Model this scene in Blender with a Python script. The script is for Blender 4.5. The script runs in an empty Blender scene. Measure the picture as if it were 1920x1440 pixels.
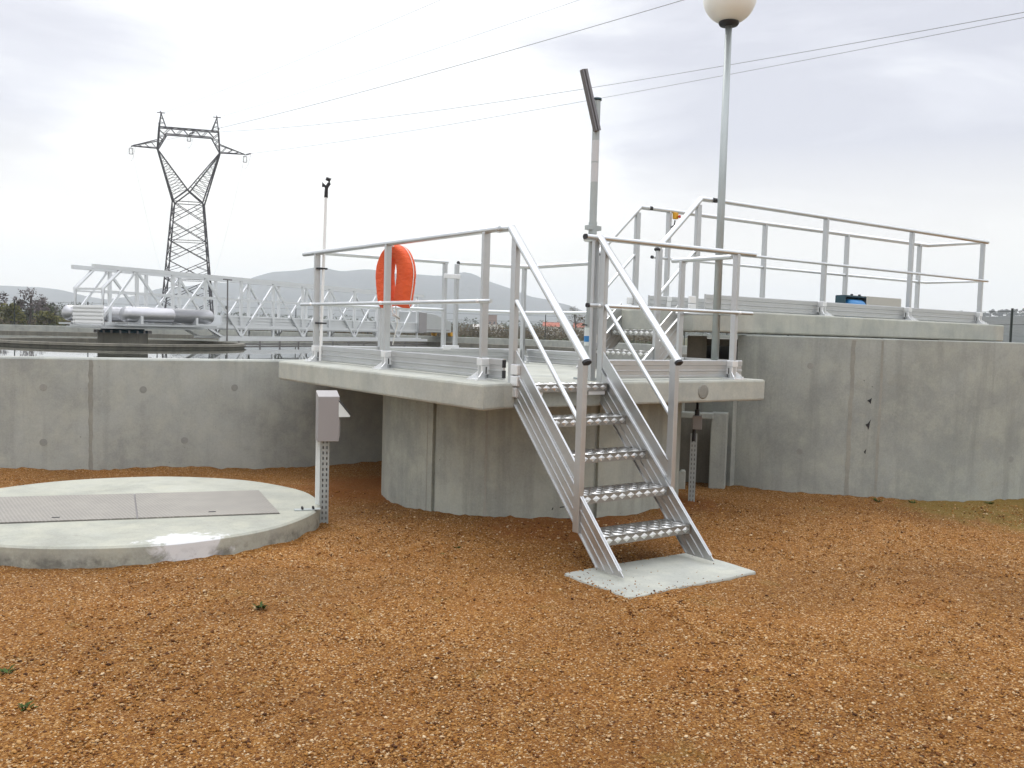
import bpy, bmesh, math, random
import numpy as np
from mathutils import Vector, Matrix

random.seed(7); rng = np.random.default_rng(11)
scn = bpy.context.scene
V = Vector; rad = math.radians; PI = math.pi

# ------------------------------------------------------------------ camera
cam_d = bpy.data.cameras.new("camera"); cam = bpy.data.objects.new("camera", cam_d)
scn.collection.objects.link(cam); scn.camera = cam
cam_d.sensor_width = 36.0; cam_d.sensor_fit = 'HORIZONTAL'
cam_d.lens = 1694.886 / 1920 * 36.0
cam_d.clip_start = 0.05; cam_d.clip_end = 20000
Rv = V((0.81293713, -0.581668, 0.02820566)); Uv = V((0.01143391, 0.06436726, 0.99786077)); Fv = V((0.5822392, 0.81087558, -0.05897728))
cam.matrix_world = Matrix(((Rv.x, Uv.x, -Fv.x, 0), (Rv.y, Uv.y, -Fv.y, 0), (Rv.z, Uv.z, -Fv.z, 1.5), (0, 0, 0, 1)))
C0 = V((Fv.x, Fv.y)).normalized(); R0 = V((C0.y, -C0.x))     # heading and its right-hand side on the plan

# ------------------------------------------------------------------ render look
scn.view_settings.view_transform = 'Standard'; scn.view_settings.look = 'None'
scn.view_settings.exposure = 0.0; scn.view_settings.gamma = 1.0
scn.cycles.max_bounces = 7; scn.cycles.volume_bounces = 3; scn.cycles.transparent_max_bounces = 8

# ------------------------------------------------------------------ sky
SUN_EL, SUN_AZ = rad(48), rad(8)          # azimuth measured from +Y towards +X
w = bpy.data.worlds.new("World"); scn.world = w; w.use_nodes = True
nt = w.node_tree; nt.nodes.clear()
def N(nt, typ, **kw):
    n = nt.nodes.new(typ)
    for k, v in kw.items():
        if k == 'inp':
            for a, b in v.items(): n.inputs[a].default_value = b
        else: setattr(n, k, v)
    return n
def L(nt, a, b): nt.links.new(a, b)
def ramp(nt, fac, stops, interp='LINEAR'):
    r = N(nt, 'ShaderNodeValToRGB'); cr = r.color_ramp; cr.interpolation = interp
    while len(cr.elements) < len(stops): cr.elements.new(0.5)
    for e, (p, c) in zip(cr.elements, stops):
        e.position = p; e.color = (c, c, c, 1) if not hasattr(c, '__len__') else tuple(c) + (1,)
    L(nt, fac, r.inputs['Fac']); return r.outputs['Color']
def math_n(nt, op, a, b=None, c=None, clamp=False):
    n = N(nt, 'ShaderNodeMath', operation=op, use_clamp=clamp)
    for i, x in enumerate((a, b, c)):
        if x is None: continue
        if hasattr(x, 'default_value') or hasattr(x, 'links'): L(nt, x, n.inputs[i])
        else: n.inputs[i].default_value = x
    return n.outputs[0]
def mix(nt, fac, a, b, mode='MIX'):
    n = N(nt, 'ShaderNodeMix', data_type='RGBA', blend_type=mode)
    for s, x in ((n.inputs[0], fac), (n.inputs[6], a), (n.inputs[7], b)):
        if hasattr(x, 'links'): L(nt, x, s)
        elif hasattr(x, '__len__'): s.default_value = tuple(x) + (1,)
        else: s.default_value = x
    return n.outputs[2]
tc = N(nt, 'ShaderNodeTexCoord')
sky = N(nt, 'ShaderNodeTexSky', sky_type='NISHITA', sun_disc=False, sun_elevation=SUN_EL, sun_rotation=SUN_AZ, dust_density=3.0)
bg_sky = N(nt, 'ShaderNodeBackground', inp={'Strength': 0.1}); L(nt, sky.outputs[0], bg_sky.inputs[0])
mp = N(nt, 'ShaderNodeMapping', inp={'Scale': (1.0, 1.0, 3.6), 'Location': (0.35, 0.1, 0.0)}); L(nt, tc.outputs['Generated'], mp.inputs[0])
n1 = N(nt, 'ShaderNodeTexNoise', inp={'Scale': 2.6, 'Detail': 7.0, 'Roughness': 0.52, 'Distortion': 0.35}); L(nt, mp.outputs[0], n1.inputs['Vector'])
def lobe(dirv, inner, outer):
    d = N(nt, 'ShaderNodeVectorMath', operation='DOT_PRODUCT'); L(nt, tc.outputs['Generated'], d.inputs[0])
    d.inputs[1].default_value = V(dirv).normalized()
    m = N(nt, 'ShaderNodeMapRange', interpolation_type='SMOOTHSTEP', inp={'From Min': math.cos(rad(outer)), 'From Max': math.cos(rad(inner))})
    L(nt, d.outputs['Value'], m.inputs[0]); return m.outputs[0]
bright = lobe((0.461, 0.92, 0.200), 3, 24)                     # thin cloud where the light comes through
dark = lobe((0.93, 0.60, 0.24), 3, 22)                         # heavier bank to the right
dark2 = lobe((0.10, 0.95, 0.34), 2, 15)
n1o = math_n(nt, 'MULTIPLY_ADD', math_n(nt, 'SUBTRACT', n1.outputs[0], 0.5), 1.75, 0.5)
cl = math_n(nt, 'ADD', n1o, math_n(nt, 'MULTIPLY', bright, 0.27))
cl = math_n(nt, 'SUBTRACT', cl, math_n(nt, 'MULTIPLY', dark, 0.22))
cl = math_n(nt, 'SUBTRACT', cl, math_n(nt, 'MULTIPLY', dark2, 0.20))
ccol = ramp(nt, cl, [(0.24, (0.70, 0.71, 0.80)), (0.42, (0.83, 0.84, 0.92)), (0.58, (1.04, 1.05, 1.08)), (0.74, (1.22, 1.23, 1.23))])
sep = N(nt, 'ShaderNodeSeparateXYZ'); L(nt, tc.outputs['Generated'], sep.inputs[0])
hz = ramp(nt, sep.outputs[2], [(0.0, 1.0), (0.06, 0.85), (0.20, 0.0)])
ccol = mix(nt, math_n(nt, 'MULTIPLY', hz, 0.88), ccol, (1.56, 1.46, 1.20))
zen = ramp(nt, sep.outputs[2], [(0.30, 1.0), (0.75, 1.0)])
bg_cl = N(nt, 'ShaderNodeBackground'); L(nt, ccol, bg_cl.inputs[0])
zs_ = N(nt, 'ShaderNodeMapRange', interpolation_type='SMOOTHSTEP', inp={'From Min': 0.36, 'From Max': 0.80, 'To Min': 1.0, 'To Max': 2.45}); L(nt, sep.outputs[2], zs_.inputs[0])
L(nt, zs_.outputs[0], bg_cl.inputs['Strength'])
ms = N(nt, 'ShaderNodeMixShader', inp={'Fac': 0.93}); L(nt, bg_sky.outputs[0], ms.inputs[1]); L(nt, bg_cl.outputs[0], ms.inputs[2])
wo = N(nt, 'ShaderNodeOutputWorld'); L(nt, ms.outputs[0], wo.inputs['Surface'])
# ------------------------------------------------------------------ sun behind the overcast
sd = bpy.data.lights.new("sun", 'SUN'); sd.energy = 0.9; sd.angle = rad(22); sd.color = (1.0, 0.98, 0.95)
so = bpy.data.objects.new("sun", sd); scn.collection.objects.link(so)
sdir = V((math.sin(SUN_AZ) * math.cos(SUN_EL), math.cos(SUN_AZ) * math.cos(SUN_EL), math.sin(SUN_EL)))
so.rotation_euler = sdir.to_track_quat('Z', 'Y').to_euler()

# ------------------------------------------------------------------ materials
def new_mat(name):
    m = bpy.data.materials.new(name); m.use_nodes = True; nt = m.node_tree
    b = nt.nodes['Principled BSDF']; return m, nt, b
def noise(nt, scale, detail=4, rough=.55, vec=None, dist=0.0):
    n = N(nt, 'ShaderNodeTexNoise', inp={'Scale': scale, 'Detail': detail, 'Roughness': rough, 'Distortion': dist})
    if vec is not None: L(nt, vec, n.inputs['Vector'])
    return n.outputs[0]
def pos(nt, scale=(1, 1, 1), loc=(0, 0, 0)):
    g = N(nt, 'ShaderNodeNewGeometry'); m = N(nt, 'ShaderNodeMapping', inp={'Scale': scale, 'Location': loc})
    L(nt, g.outputs['Position'], m.inputs[0]); return m.outputs[0]
def bump(nt, b, h, strength=.3, dist=.01):
    n = N(nt, 'ShaderNodeBump', inp={'Strength': strength, 'Distance': dist}); L(nt, h, n.inputs['Height']); L(nt, n.outputs[0], b.inputs['Normal'])
def simple(name, col, rough=.6, metal=0.0, var=.12, scale=6.0, bmp=0.0, spec=None):
    m, nt, b = new_mat(name)
    n = noise(nt, scale, 5, .6, pos(nt))
    c = mix(nt, n, tuple(x * (1 - var) for x in col), tuple(min(1, x * (1 + var)) for x in col)); L(nt, c, b.inputs['Base Color'])
    r = N(nt, 'ShaderNodeMapRange', inp={'To Min': max(.02, rough - .08), 'To Max': rough + .08}); L(nt, noise(nt, scale * 3, 3, .5, pos(nt)), r.inputs[0]); L(nt, r.outputs[0], b.inputs['Roughness'])
    b.inputs['Metallic'].default_value = metal
    if bmp: bump(nt, b, noise(nt, scale * 8, 4, .6, pos(nt)), bmp, .004)
    if spec is not None: b.inputs['Specular IOR Level'].default_value = spec
    return m
def concrete(name, base, warm=(1.02, 1.0, .94), streak=.5, pits=1.0, stain=.5, seed=0.0, splash=False):
    m, nt, b = new_mat(name)
    p = pos(nt, loc=(seed, seed * .7, 0))
    big = noise(nt, .9, 5, .6, p, .4); mid = noise(nt, 4.5, 6, .65, p, .2); fine = noise(nt, 60, 4, .7, p)
    ps = pos(nt, scale=(5, 5, .35), loc=(seed, 0, 0)); st = noise(nt, 1.6, 5, .6, ps)
    lo = tuple(x * .74 for x in base); hi = tuple(min(.9, x * 1.16) for x in base)
    c = mix(nt, ramp(nt, big, [(.32, 0.0), (.68, 1.0)]), lo, hi)
    c = mix(nt, ramp(nt, mid, [(.42, 0.0), (.66, .70)]), c, tuple(base[i] * warm[i] * 1.12 for i in range(3)))
    c = mix(nt, ramp(nt, noise(nt, 2.6, 6, .7, pos(nt, scale=(1, 1, .8), loc=(seed + 3, 2, 1)), .5), [(.50, 0.0), (.70, .55)]), c, (base[0] * .70, base[1] * .715, base[2] * .72))
    c = mix(nt, math_n(nt, 'MULTIPLY', ramp(nt, st, [(.50, 0.0), (.66, 1.0)]), streak * .6), c, tuple(x * .66 for x in base))
    c = mix(nt, math_n(nt, 'MULTIPLY', ramp(nt, noise(nt, 1.7, 6, .7, p, .8), [(.60, 0.0), (.74, 1.0)]), stain * .5), c, (base[0] * .85, base[1] * .76, base[2] * .60))
    c = mix(nt, .35, c, mix(nt, fine, (0.08, .08, .08), (.92, .92, .9)), 'SOFT_LIGHT')
    zz = N(nt, 'ShaderNodeSeparateXYZ'); L(nt, pos(nt), zz.inputs[0])
    spl = ramp(nt, math_n(nt, 'ADD', zz.outputs[2], math_n(nt, 'MULTIPLY', noise(nt, 8, 5, .7, p), -.22)), [(.0, .6), (.02, .0)])
    if splash: c = mix(nt, math_n(nt, 'MULTIPLY', spl, .6), c, (.30, .19, .10))
    vo = N(nt, 'ShaderNodeTexVoronoi', inp={'Scale': 9.0, 'Randomness': 1.0}); L(nt, p, vo.inputs['Vector'])
    pit = ramp(nt, math_n(nt, 'ADD', vo.outputs['Distance'], math_n(nt, 'MULTIPLY', noise(nt, 6, 2, .5, p), .22)), [(.10, 1.0), (.15, 0.0)])
    c = mix(nt, math_n(nt, 'MULTIPLY', pit, .75 * pits), c, tuple(x * .35 for x in base))
    L(nt, c, b.inputs['Base Color']); b.inputs['Roughness'].default_value = .88; b.inputs['Specular IOR Level'].default_value = .25
    h = math_n(nt, 'ADD', math_n(nt, 'MULTIPLY', fine, .4), mid); h = math_n(nt, 'SUBTRACT', h, math_n(nt, 'MULTIPLY', pit, .9 * pits))
    bump(nt, b, h, .35, .006); return m
M = {}
M['wall'] = concrete('wall_concrete', (.376, .390, .360), seed=1.3)
M['wall2'] = concrete('tall_tank_concrete', (.336, .352, .324), seed=5.1, stain=.7, streak=.8)
M['drum'] = concrete('drum_concrete', (.380, .394, .350), seed=9.7, streak=.9)
M['slab'] = concrete('slab_concrete', (.428, .438, .394), seed=3.9, streak=.3, stain=.7)
M['cover'] = concrete('cover_concrete', (.395, .400, .345), seed=14.2, streak=.0, pits=.5, stain=.6)
M['wet_shade'] = concrete('wet_and_shade_concrete', (.20, .19, .16), seed=7.7, streak=1.0, stain=1.0)  # wet stained tank parts; also shade put into colour in the recess
nt = M['cover'].node_tree; b = nt.nodes['Principled BSDF']; cl_ = b.inputs['Base Color'].links[0].from_socket
dv = N(nt, 'ShaderNodeVectorMath', operation='DISTANCE', inp={1: (1.62, 5.72, .1)}); L(nt, pos(nt), dv.inputs[0])
ww = math_n(nt, 'ADD', math_n(nt, 'MULTIPLY', dv.outputs['Value'], -2.2), math_n(nt, 'MULTIPLY', noise(nt, 7, 6, .7, pos(nt), .6), 1.5))
c2 = mix(nt, ramp(nt, ww, [(.20, 0.0), (.36, .85)]), cl_, (.72, .73, .74))
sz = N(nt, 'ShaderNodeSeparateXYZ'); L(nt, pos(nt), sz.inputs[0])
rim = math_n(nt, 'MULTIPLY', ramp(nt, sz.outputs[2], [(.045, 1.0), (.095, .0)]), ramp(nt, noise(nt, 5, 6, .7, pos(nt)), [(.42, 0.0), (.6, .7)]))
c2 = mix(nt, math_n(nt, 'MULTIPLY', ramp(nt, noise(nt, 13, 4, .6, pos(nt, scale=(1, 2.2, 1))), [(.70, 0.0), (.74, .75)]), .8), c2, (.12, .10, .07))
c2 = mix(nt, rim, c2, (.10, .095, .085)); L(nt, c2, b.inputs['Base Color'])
M['tie'] = concrete('tie_hole_mortar', (.285, .29, .27), seed=4.4, pits=.2)
M['patch'] = concrete('repair_mortar', (.300, .298, .265), seed=2.2, pits=.2)
def alu(name, base, rough, metal=1.0, aniso_scale=(3, 3, 60), var=.10):
    m, nt, b = new_mat(name)
    n = noise(nt, 7, 5, .6, pos(nt)); s = noise(nt, 4, 3, .5, pos(nt, scale=aniso_scale))
    c = mix(nt, n, tuple(x * (1 - var) for x in base), tuple(min(1, x * (1 + var)) for x in base))
    c = mix(nt, math_n(nt, 'MULTIPLY', ramp(nt, noise(nt, 2.3, 6, .7, pos(nt, loc=(4, 1, 2))), [(.55, 0.0), (.75, 1.0)]), .25), c, tuple(x * .7 for x in base))
    L(nt, c, b.inputs['Base Color']); b.inputs['Metallic'].default_value = metal
    r = N(nt, 'ShaderNodeMapRange', inp={'To Min': rough - .09, 'To Max': rough + .12}); L(nt, n, r.inputs[0]); L(nt, r.outputs[0], b.inputs['Roughness'])
    bump(nt, b, s, .06, .002); return m
M['alu'] = alu('brushed_aluminium', (.545, .56, .565), .40, .92)
M['alu_plate'] = alu('aluminium_plate', (.54, .55, .55), .38, .95)
M['tube'] = alu('aluminium_tube', (.68, .70, .705), .32, .95)
M['cast'] = alu('cast_aluminium', (.80, .81, .81), .36, .6)
M['tread'] = alu('checker_plate', (.34, .34, .32), .45, .9, var=.18)
M['lozenge'] = alu('checker_lozenge', (.80, .80, .78), .28, .95)
M['truss'] = simple('white_painted_aluminium', (.73, .745, .745), .42, .5, .06, 2)
M['tank_alu'] = alu('float_tube_aluminium', (.50, .50, .51), .34, .9)
M['zinc'] = alu('galvanised_steel', (.40, .435, .43), .48, .6, var=.18)
M['darkzinc'] = alu('dark_steel', (.20, .19, .19), .42, .9)
M['tape'] = simple('reflective_tape', (.55, .56, .57), .5, 0, .05)
M['black'] = simple('black_plastic', (.015, .015, .017), .5)
M['white'] = simple('white_plastic', (.78, .78, .76), .4, 0, .04)
M['bluep'] = simple('blue_plastic', (.03, .20, .46), .4, 0, .1)
M['teal'] = simple('dark_teal_paint', (.02, .06, .08), .5)
M['yellow'] = simple('yellow_paint', (.70, .36, .02), .45)
M['red'] = simple('red_plastic', (.55, .03, .02), .4)
M['boxgrey'] = simple('grey_enamel', (.30, .285, .28), .42, 0, .06, 5)
M['pvc'] = simple('pale_green_grey_plastic', (.66, .70, .68), .45, 0, .05)
M['brown_gap'] = simple('brown_sludge', (.10, .075, .05), .7)
M['stainless'] = alu('stainless_sheet', (.52, .50, .46), .32, 1.0)
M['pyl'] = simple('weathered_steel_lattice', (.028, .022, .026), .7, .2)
M['ins'] = simple('dark_glass_insulator', (.05, .05, .06), .3)
M['cable'] = simple('aluminium_conductor', (.26, .26, .27), .6, .2)
M['fence'] = simple('dark_green_fence', (.012, .020, .018), .6)
M['cord'] = simple('white_rope', (.75, .74, .70), .8)
M['rubber'] = simple('black_rubber', (.02, .02, .022), .7)
# orange canvas
m, nt, b = new_mat('orange_canvas'); M['orange'] = m
c = mix(nt, noise(nt, 5, 5, .6, pos(nt)), (.74, .090, .026), (.86, .15, .045)); L(nt, c, b.inputs['Base Color']); b.inputs['Roughness'].default_value = .62
b.inputs['Specular IOR Level'].default_value = .3
bump(nt, b, math_n(nt, 'ADD', noise(nt, 9, 4, .6, pos(nt, scale=(1, 1, 2.4)), 1.0), math_n(nt, 'MULTIPLY', noise(nt, 120, 2, .5, pos(nt)), .25)), .9, .03)
# milk glass globe
m, nt, b = new_mat('milk_glass'); M['globe'] = m
L(nt, mix(nt, noise(nt, 4, 3, .5, pos(nt)), (.82, .84, .80), (.86, .87, .84)), b.inputs['Base Color']); b.inputs['Roughness'].default_value = .35; b.inputs['Subsurface Weight'].default_value = .9; b.inputs['Subsurface Radius'].default_value = (1, 1, .95); b.inputs['Subsurface Scale'].default_value = .2
# water
m, nt, b = new_mat('still_water'); M['water'] = m
b.inputs['Base Color'].default_value = (.05, .055, .045, 1); b.inputs['Roughness'].default_value = .025; b.inputs['IOR'].default_value = 1.33
bump(nt, b, noise(nt, 1.4, 3, .5, pos(nt)), .02, .02)
# hatch plate (fine tear pattern)
m, nt, b = new_mat('tear_plate'); M['hatch'] = m
wv = N(nt, 'ShaderNodeTexVoronoi', inp={'Scale': 42.0, 'Randomness': .15}); L(nt, pos(nt, scale=(1, 1, 0)), wv.inputs['Vector'])
c = mix(nt, ramp(nt, wv.outputs['Distance'], [(.15, 1.0), (.42, 0.0)]), (.215, .202, .178), (.315, .298, .265))
c = mix(nt, math_n(nt, 'MULTIPLY', ramp(nt, noise(nt, 2.5, 6, .65, pos(nt)), [(.45, 0.0), (.7, 1.0)]), .4), c, (.36, .34, .29)); L(nt, c, b.inputs['Base Color'])
b.inputs['Metallic'].default_value = .4; b.inputs['Roughness'].default_value = .55
bump(nt, b, wv.outputs['Distance'], -.35, .004)
# gravel ground / fields
m, nt, b = new_mat('gravel_ground'); M['ground'] = m
p = pos(nt)
warp = N(nt, 'ShaderNodeVectorMath', operation='ADD'); L(nt, p, warp.inputs[0])
wn = N(nt, 'ShaderNodeTexNoise', inp={'Scale': 60.0, 'Detail': 2.0}); L(nt, p, wn.inputs['Vector'])
wsc = N(nt, 'ShaderNodeVectorMath', operation='SCALE', inp={'Scale': .012}); L(nt, wn.outputs['Color'], wsc.inputs[0]); L(nt, wsc.outputs[0], warp.inputs[1])
v1 = N(nt, 'ShaderNodeTexVoronoi', inp={'Scale': 135.0}); L(nt, warp.outputs[0], v1.inputs['Vector'])
v2 = N(nt, 'ShaderNodeTexVoronoi', inp={'Scale': 290.0}); L(nt, warp.outputs[0], v2.inputs['Vector'])
def chan(nt, col, i):
    s = N(nt, 'ShaderNodeSeparateColor'); L(nt, col, s.inputs[0]); return s.outputs[i]
GRAV = [(.0, (.045, .016, .005)), (.18, (.150, .054, .011)), (.42, (.265, .110, .020)), (.66, (.335, .160, .038)), (.85, (.42, .235, .085)), (.98, (.58, .44, .27))]
s1 = ramp(nt, chan(nt, v1.outputs['Color'], 0), GRAV)
s2 = ramp(nt, chan(nt, v2.outputs['Color'], 1), [(0, (.080, .028, .007)), (.5, (.236, .096, .017)), (1, (.335, .158, .040))])
big = noise(nt, .8, 4, .6, p)
stone = mix(nt, ramp(nt, math_n(nt, 'ADD', chan(nt, v1.outputs['Color'], 2), math_n(nt, 'MULTIPLY', big, .6)), [(.60, 0.0), (.72, 1.0)]), s2, s1)
earth = ramp(nt, noise(nt, 2.4, 5, .65, p, .5), [(.50, 0.0), (.72, 1.0)])
stone = mix(nt, math_n(nt, 'MULTIPLY', earth, .45), stone, (.212, .079, .013))
for q_, r_ in (((4.15, 7.7, 0), 1.1), ((4.4, 5.35, 0), .75), ((5.9, 5.75, 0), .6)):
    db = N(nt, 'ShaderNodeVectorMath', operation='DISTANCE', inp={1: q_}); L(nt, p, db.inputs[0])
    bare = math_n(nt, 'ADD', math_n(nt, 'DIVIDE', db.outputs['Value'], r_), math_n(nt, 'MULTIPLY', math_n(nt, 'SUBTRACT', noise(nt, 3.5, 5, .65, p, .6), .5), 1.1))
    stone = mix(nt, ramp(nt, bare, [(.55, .72), (1.0, 0.0)]), stone, mix(nt, noise(nt, 40, 4, .7, p), (.19, .058, .013), (.31, .115, .026)))
stone = mix(nt, 1.0, stone, ramp(nt, noise(nt, .55, 4, .6, p, .8), [(.30, .74), (.70, 1.20)]), 'MULTIPLY')
# moss and thin grass by the tall tank
sp = N(nt, 'ShaderNodeSeparateXYZ'); L(nt, p, sp.inputs[0])
dv = N(nt, 'ShaderNodeVectorMath', operation='DISTANCE', inp={1: (8.7, 3.75, 0)}); L(nt, p, dv.inputs[0])
moss = math_n(nt, 'ADD', ramp(nt, math_n(nt, 'DIVIDE', dv.outputs['Value'], 2.2), [(.15, .72), (.70, 0.0)]), math_n(nt, 'SUBTRACT', noise(nt, 3.0, 5, .65, p, .6), .55))
stone = mix(nt, ramp(nt, moss, [(.05, 0.0), (.32, .62)]), stone, (.17, .135, .03))
# the field outside the works
dist = N(nt, 'ShaderNodeVectorMath', operation='LENGTH'); L(nt, p, dist.inputs[0])
field = ramp(nt, noise(nt, .05, 6, .6, p), [(.35, (.055, .065, .025)), (.55, (.085, .08, .035)), (.7, (.11, .085, .05))])
fm = N(nt, 'ShaderNodeMapRange', interpolation_type='SMOOTHSTEP', inp={'From Min': 20, 'From Max': 26}); L(nt, dist.outputs['Value'], fm.inputs[0])
col = mix(nt, fm.outputs[0], stone, field)
L(nt, col, b.inputs['Base Color']); b.inputs['Roughness'].default_value = .92; b.inputs['Specular IOR Level'].default_value = .2
h = math_n(nt, 'ADD', math_n(nt, 'MULTIPLY', v1.outputs['Distance'], -1.0), math_n(nt, 'MULTIPLY', v2.outputs['Distance'], -.5))
bump(nt, b, h, .8, .008)
# loose pebbles
m, nt, b = new_mat('pebble_stone'); M['pebble'] = m
g = N(nt, 'ShaderNodeNewGeometry')
L(nt, mix(nt, .25, ramp(nt, g.outputs['Random Per Island'], GRAV), mix(nt, noise(nt, 150, 3, .6, pos(nt)), (.1, .1, .1), (.9, .9, .9)), 'SOFT_LIGHT'), b.inputs['Base Color'])
b.inputs['Roughness'].default_value = .85; b.inputs['Specular IOR Level'].default_value = .25
def leafmat(name, a, c2, rough=.7):
    m, nt, b = new_mat(name); g = N(nt, 'ShaderNodeNewGeometry')
    L(nt, mix(nt, g.outputs['Random Per Island'], a, c2), b.inputs['Base Color']); b.inputs['Roughness'].default_value = rough; b.inputs['Specular IOR Level'].default_value = .2
    return m
M['twig'] = leafmat('bare_twigs', (.060, .048, .048), (.12, .098, .092))
M['leaf_d'] = leafmat('dark_foliage', (.022, .030, .014), (.060, .070, .028))
M['leaf_y'] = leafmat('yellow_green_foliage', (.06, .065, .015), (.13, .12, .03))
M['leaf_b'] = leafmat('brown_scrub', (.055, .042, .022), (.12, .092, .045))
M['weed'] = leafmat('weed_leaf', (.035, .060, .012), (.07, .11, .025))
M['bark'] = simple('bark', (.06, .05, .042), .9)
M['roof'] = simple('clay_roof', (.36, .10, .055), .8)
M['plaster'] = simple('pale_plaster', (.62, .60, .55), .8, 0, .05)
M['brownwall'] = simple('brown_render', (.26, .17, .13), .8, 0, .05)
M['pane'] = simple('dark_pane', (.04, .05, .06), .15)
m, nt, b = new_mat('wooded_hillside'); M['hill'] = m
p = pos(nt); c = ramp(nt, noise(nt, .012, 7, .65, p), [(.35, (.020, .026, .018)), (.5, (.032, .036, .024)), (.68, (.055, .050, .034))])
L(nt, c, b.inputs['Base Color']); b.inputs['Roughness'].default_value = .95; b.inputs['Specular IOR Level'].default_value = .1
bump(nt, b, noise(nt, .05, 5, .7, p), 1.0, 8.0)

# ------------------------------------------------------------------ mesh builder
COL = scn.collection
class MB:
    def __init__(self): self.v = []; self.f = []; self.sm = []; self.mi = []; self.cur = 0
    def add(self, vs, fs, smooth=False):
        o = len(self.v); self.v += [tuple(x) for x in vs]
        for f in fs: self.f.append(tuple(i + o for i in f)); self.sm.append(smooth); self.mi.append(self.cur)
        return self
    def box(self, c, s, X=(1, 0, 0), Y=(0, 1, 0), Z=None):
        X = V(X).normalized(); Y = V(Y).normalized(); Z = X.cross(Y).normalized() if Z is None else V(Z).normalized()
        c = V(c); hx, hy, hz = [q / 2 for q in s]
        vs = [c + X * (a * hx) + Y * (b_ * hy) + Z * (d * hz) for d in (-1, 1) for b_ in (-1, 1) for a in (-1, 1)]
        return self.add(vs, [(0, 2, 3, 1), (4, 5, 7, 6), (0, 1, 5, 4), (2, 6, 7, 3), (0, 4, 6, 2), (1, 3, 7, 5)])
    def bar(self, p, q, w_, h_, up=(0, 0, 1)):
        p, q = V(p), V(q); d = q - p; l = d.length
        if l < 1e-6: return self
        d /= l; u = V(up)
        if abs(d.dot(u)) > .98: u = V((0, 1, 0)) if abs(d.y) < .9 else V((1, 0, 0))
        s = d.cross(u).normalized(); u = s.cross(d)
        return self.box((p + q) / 2, (l, w_, h_), d, s, u) if False else self.add(
            [p + s * (a * w_ / 2) + u * (b_ * h_ / 2) for a, b_ in ((-1, -1), (1, -1), (1, 1), (-1, 1))] + [q + s * (a * w_ / 2) + u * (b_ * h_ / 2) for a, b_ in ((-1, -1), (1, -1), (1, 1), (-1, 1))],
            [(3, 2, 1, 0), (4, 5, 6, 7), (0, 1, 5, 4), (1, 2, 6, 5), (2, 3, 7, 6), (3, 0, 4, 7)])
    def sweep(self, pts, rw, rh, n=16, up=(0, 0, 1), cap=True, closed=False, power=1.0):
        pts = [V(p) for p in pts]; k = len(pts); rings = []
        for i in range(k):
            a = pts[i - 1] if (i > 0 or closed) else None; c = pts[(i + 1) % k] if (i < k - 1 or closed) else None
            d1 = (pts[i] - a).normalized() if a is not None else None; d2 = (c - pts[i]).normalized() if c is not None else None
            d = ((d1 or V()) + (d2 or V())).normalized() if (d1 is not None and d2 is not None) else (d1 if d1 is not None else d2)
            u = V(up)
            if abs(d.dot(u)) > .98: u = V((0, 1, 0))
            s = d.cross(u).normalized(); u = s.cross(d); sc = 1.0
            if d1 is not None and d2 is not None:
                cs = d1.dot(d); sc = 1 / max(.5, cs)
            ring = []
            for j in range(n):
                t = 2 * PI * j / n; ct, st = math.cos(t), math.sin(t)
                if power != 1.0: ct = math.copysign(abs(ct) ** power, ct); st = math.copysign(abs(st) ** power, st)
                # widen along the mitre (vertical bends stretch u)
                ring.append(pts[i] + s * (ct * rw) + u * (st * rh * sc))
            rings.append(ring)
        vs = [p for r in rings for p in r]; fs = []
        for i in range(k if closed else k - 1):
            i2 = (i + 1) % k
            for j in range(n): fs.append((i * n + j, i * n + (j + 1) % n, i2 * n + (j + 1) % n, i2 * n + j))
        self.add(vs, fs, True)
        if cap and not closed:
            self.add(rings[0], [tuple(range(n))]); self.add(rings[-1], [tuple(reversed(range(n)))])
        return self
    def tube(self, p, q, r, n=12, r2=None):
        p, q = V(p), V(q); d = (q - p).normalized(); u = V((0, 0, 1)) if abs(d.z) < .95 else V((1, 0, 0)); s = d.cross(u).normalized(); u = s.cross(d); r2 = r if r2 is None else r2
        vs = [p + (s * math.cos(2 * PI * j / n) + u * math.sin(2 * PI * j / n)) * r for j in range(n)] + [q + (s * math.cos(2 * PI * j / n) + u * math.sin(2 * PI * j / n)) * r2 for j in range(n)]
        self.add(vs, [(j, (j + 1) % n, n + (j + 1) % n, n + j) for j in range(n)], True)
        self.add(vs[:n], [tuple(reversed(range(n)))]); self.add(vs[n:], [tuple(range(n))]); return self
    def lathe(self, c, prof, n=48, smooth=True, a0=0.0, a1=2 * PI, axis=None):
        c = V(c); full = abs(a1 - a0 - 2 * PI) < 1e-6; k = n if full else n + 1; vs = []
        if axis is None: X, Y, Z = V((1, 0, 0)), V((0, 1, 0)), V((0, 0, 1))
        else:
            Z = V(axis).normalized(); X = Z.orthogonal().normalized(); Y = Z.cross(X)
        for r, z in prof:
            for j in range(k):
                t = a0 + (a1 - a0) * j / n; vs.append(c + X * (r * math.cos(t)) + Y * (r * math.sin(t)) + Z * z)
        fs = []
        for i in range(len(prof) - 1):
            for j in range(n):
                j2 = (j + 1) % k; fs.append((i * k + j, i * k + j2, (i + 1) * k + j2, (i + 1) * k + j))
        return self.add(vs, fs, smooth)
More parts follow.
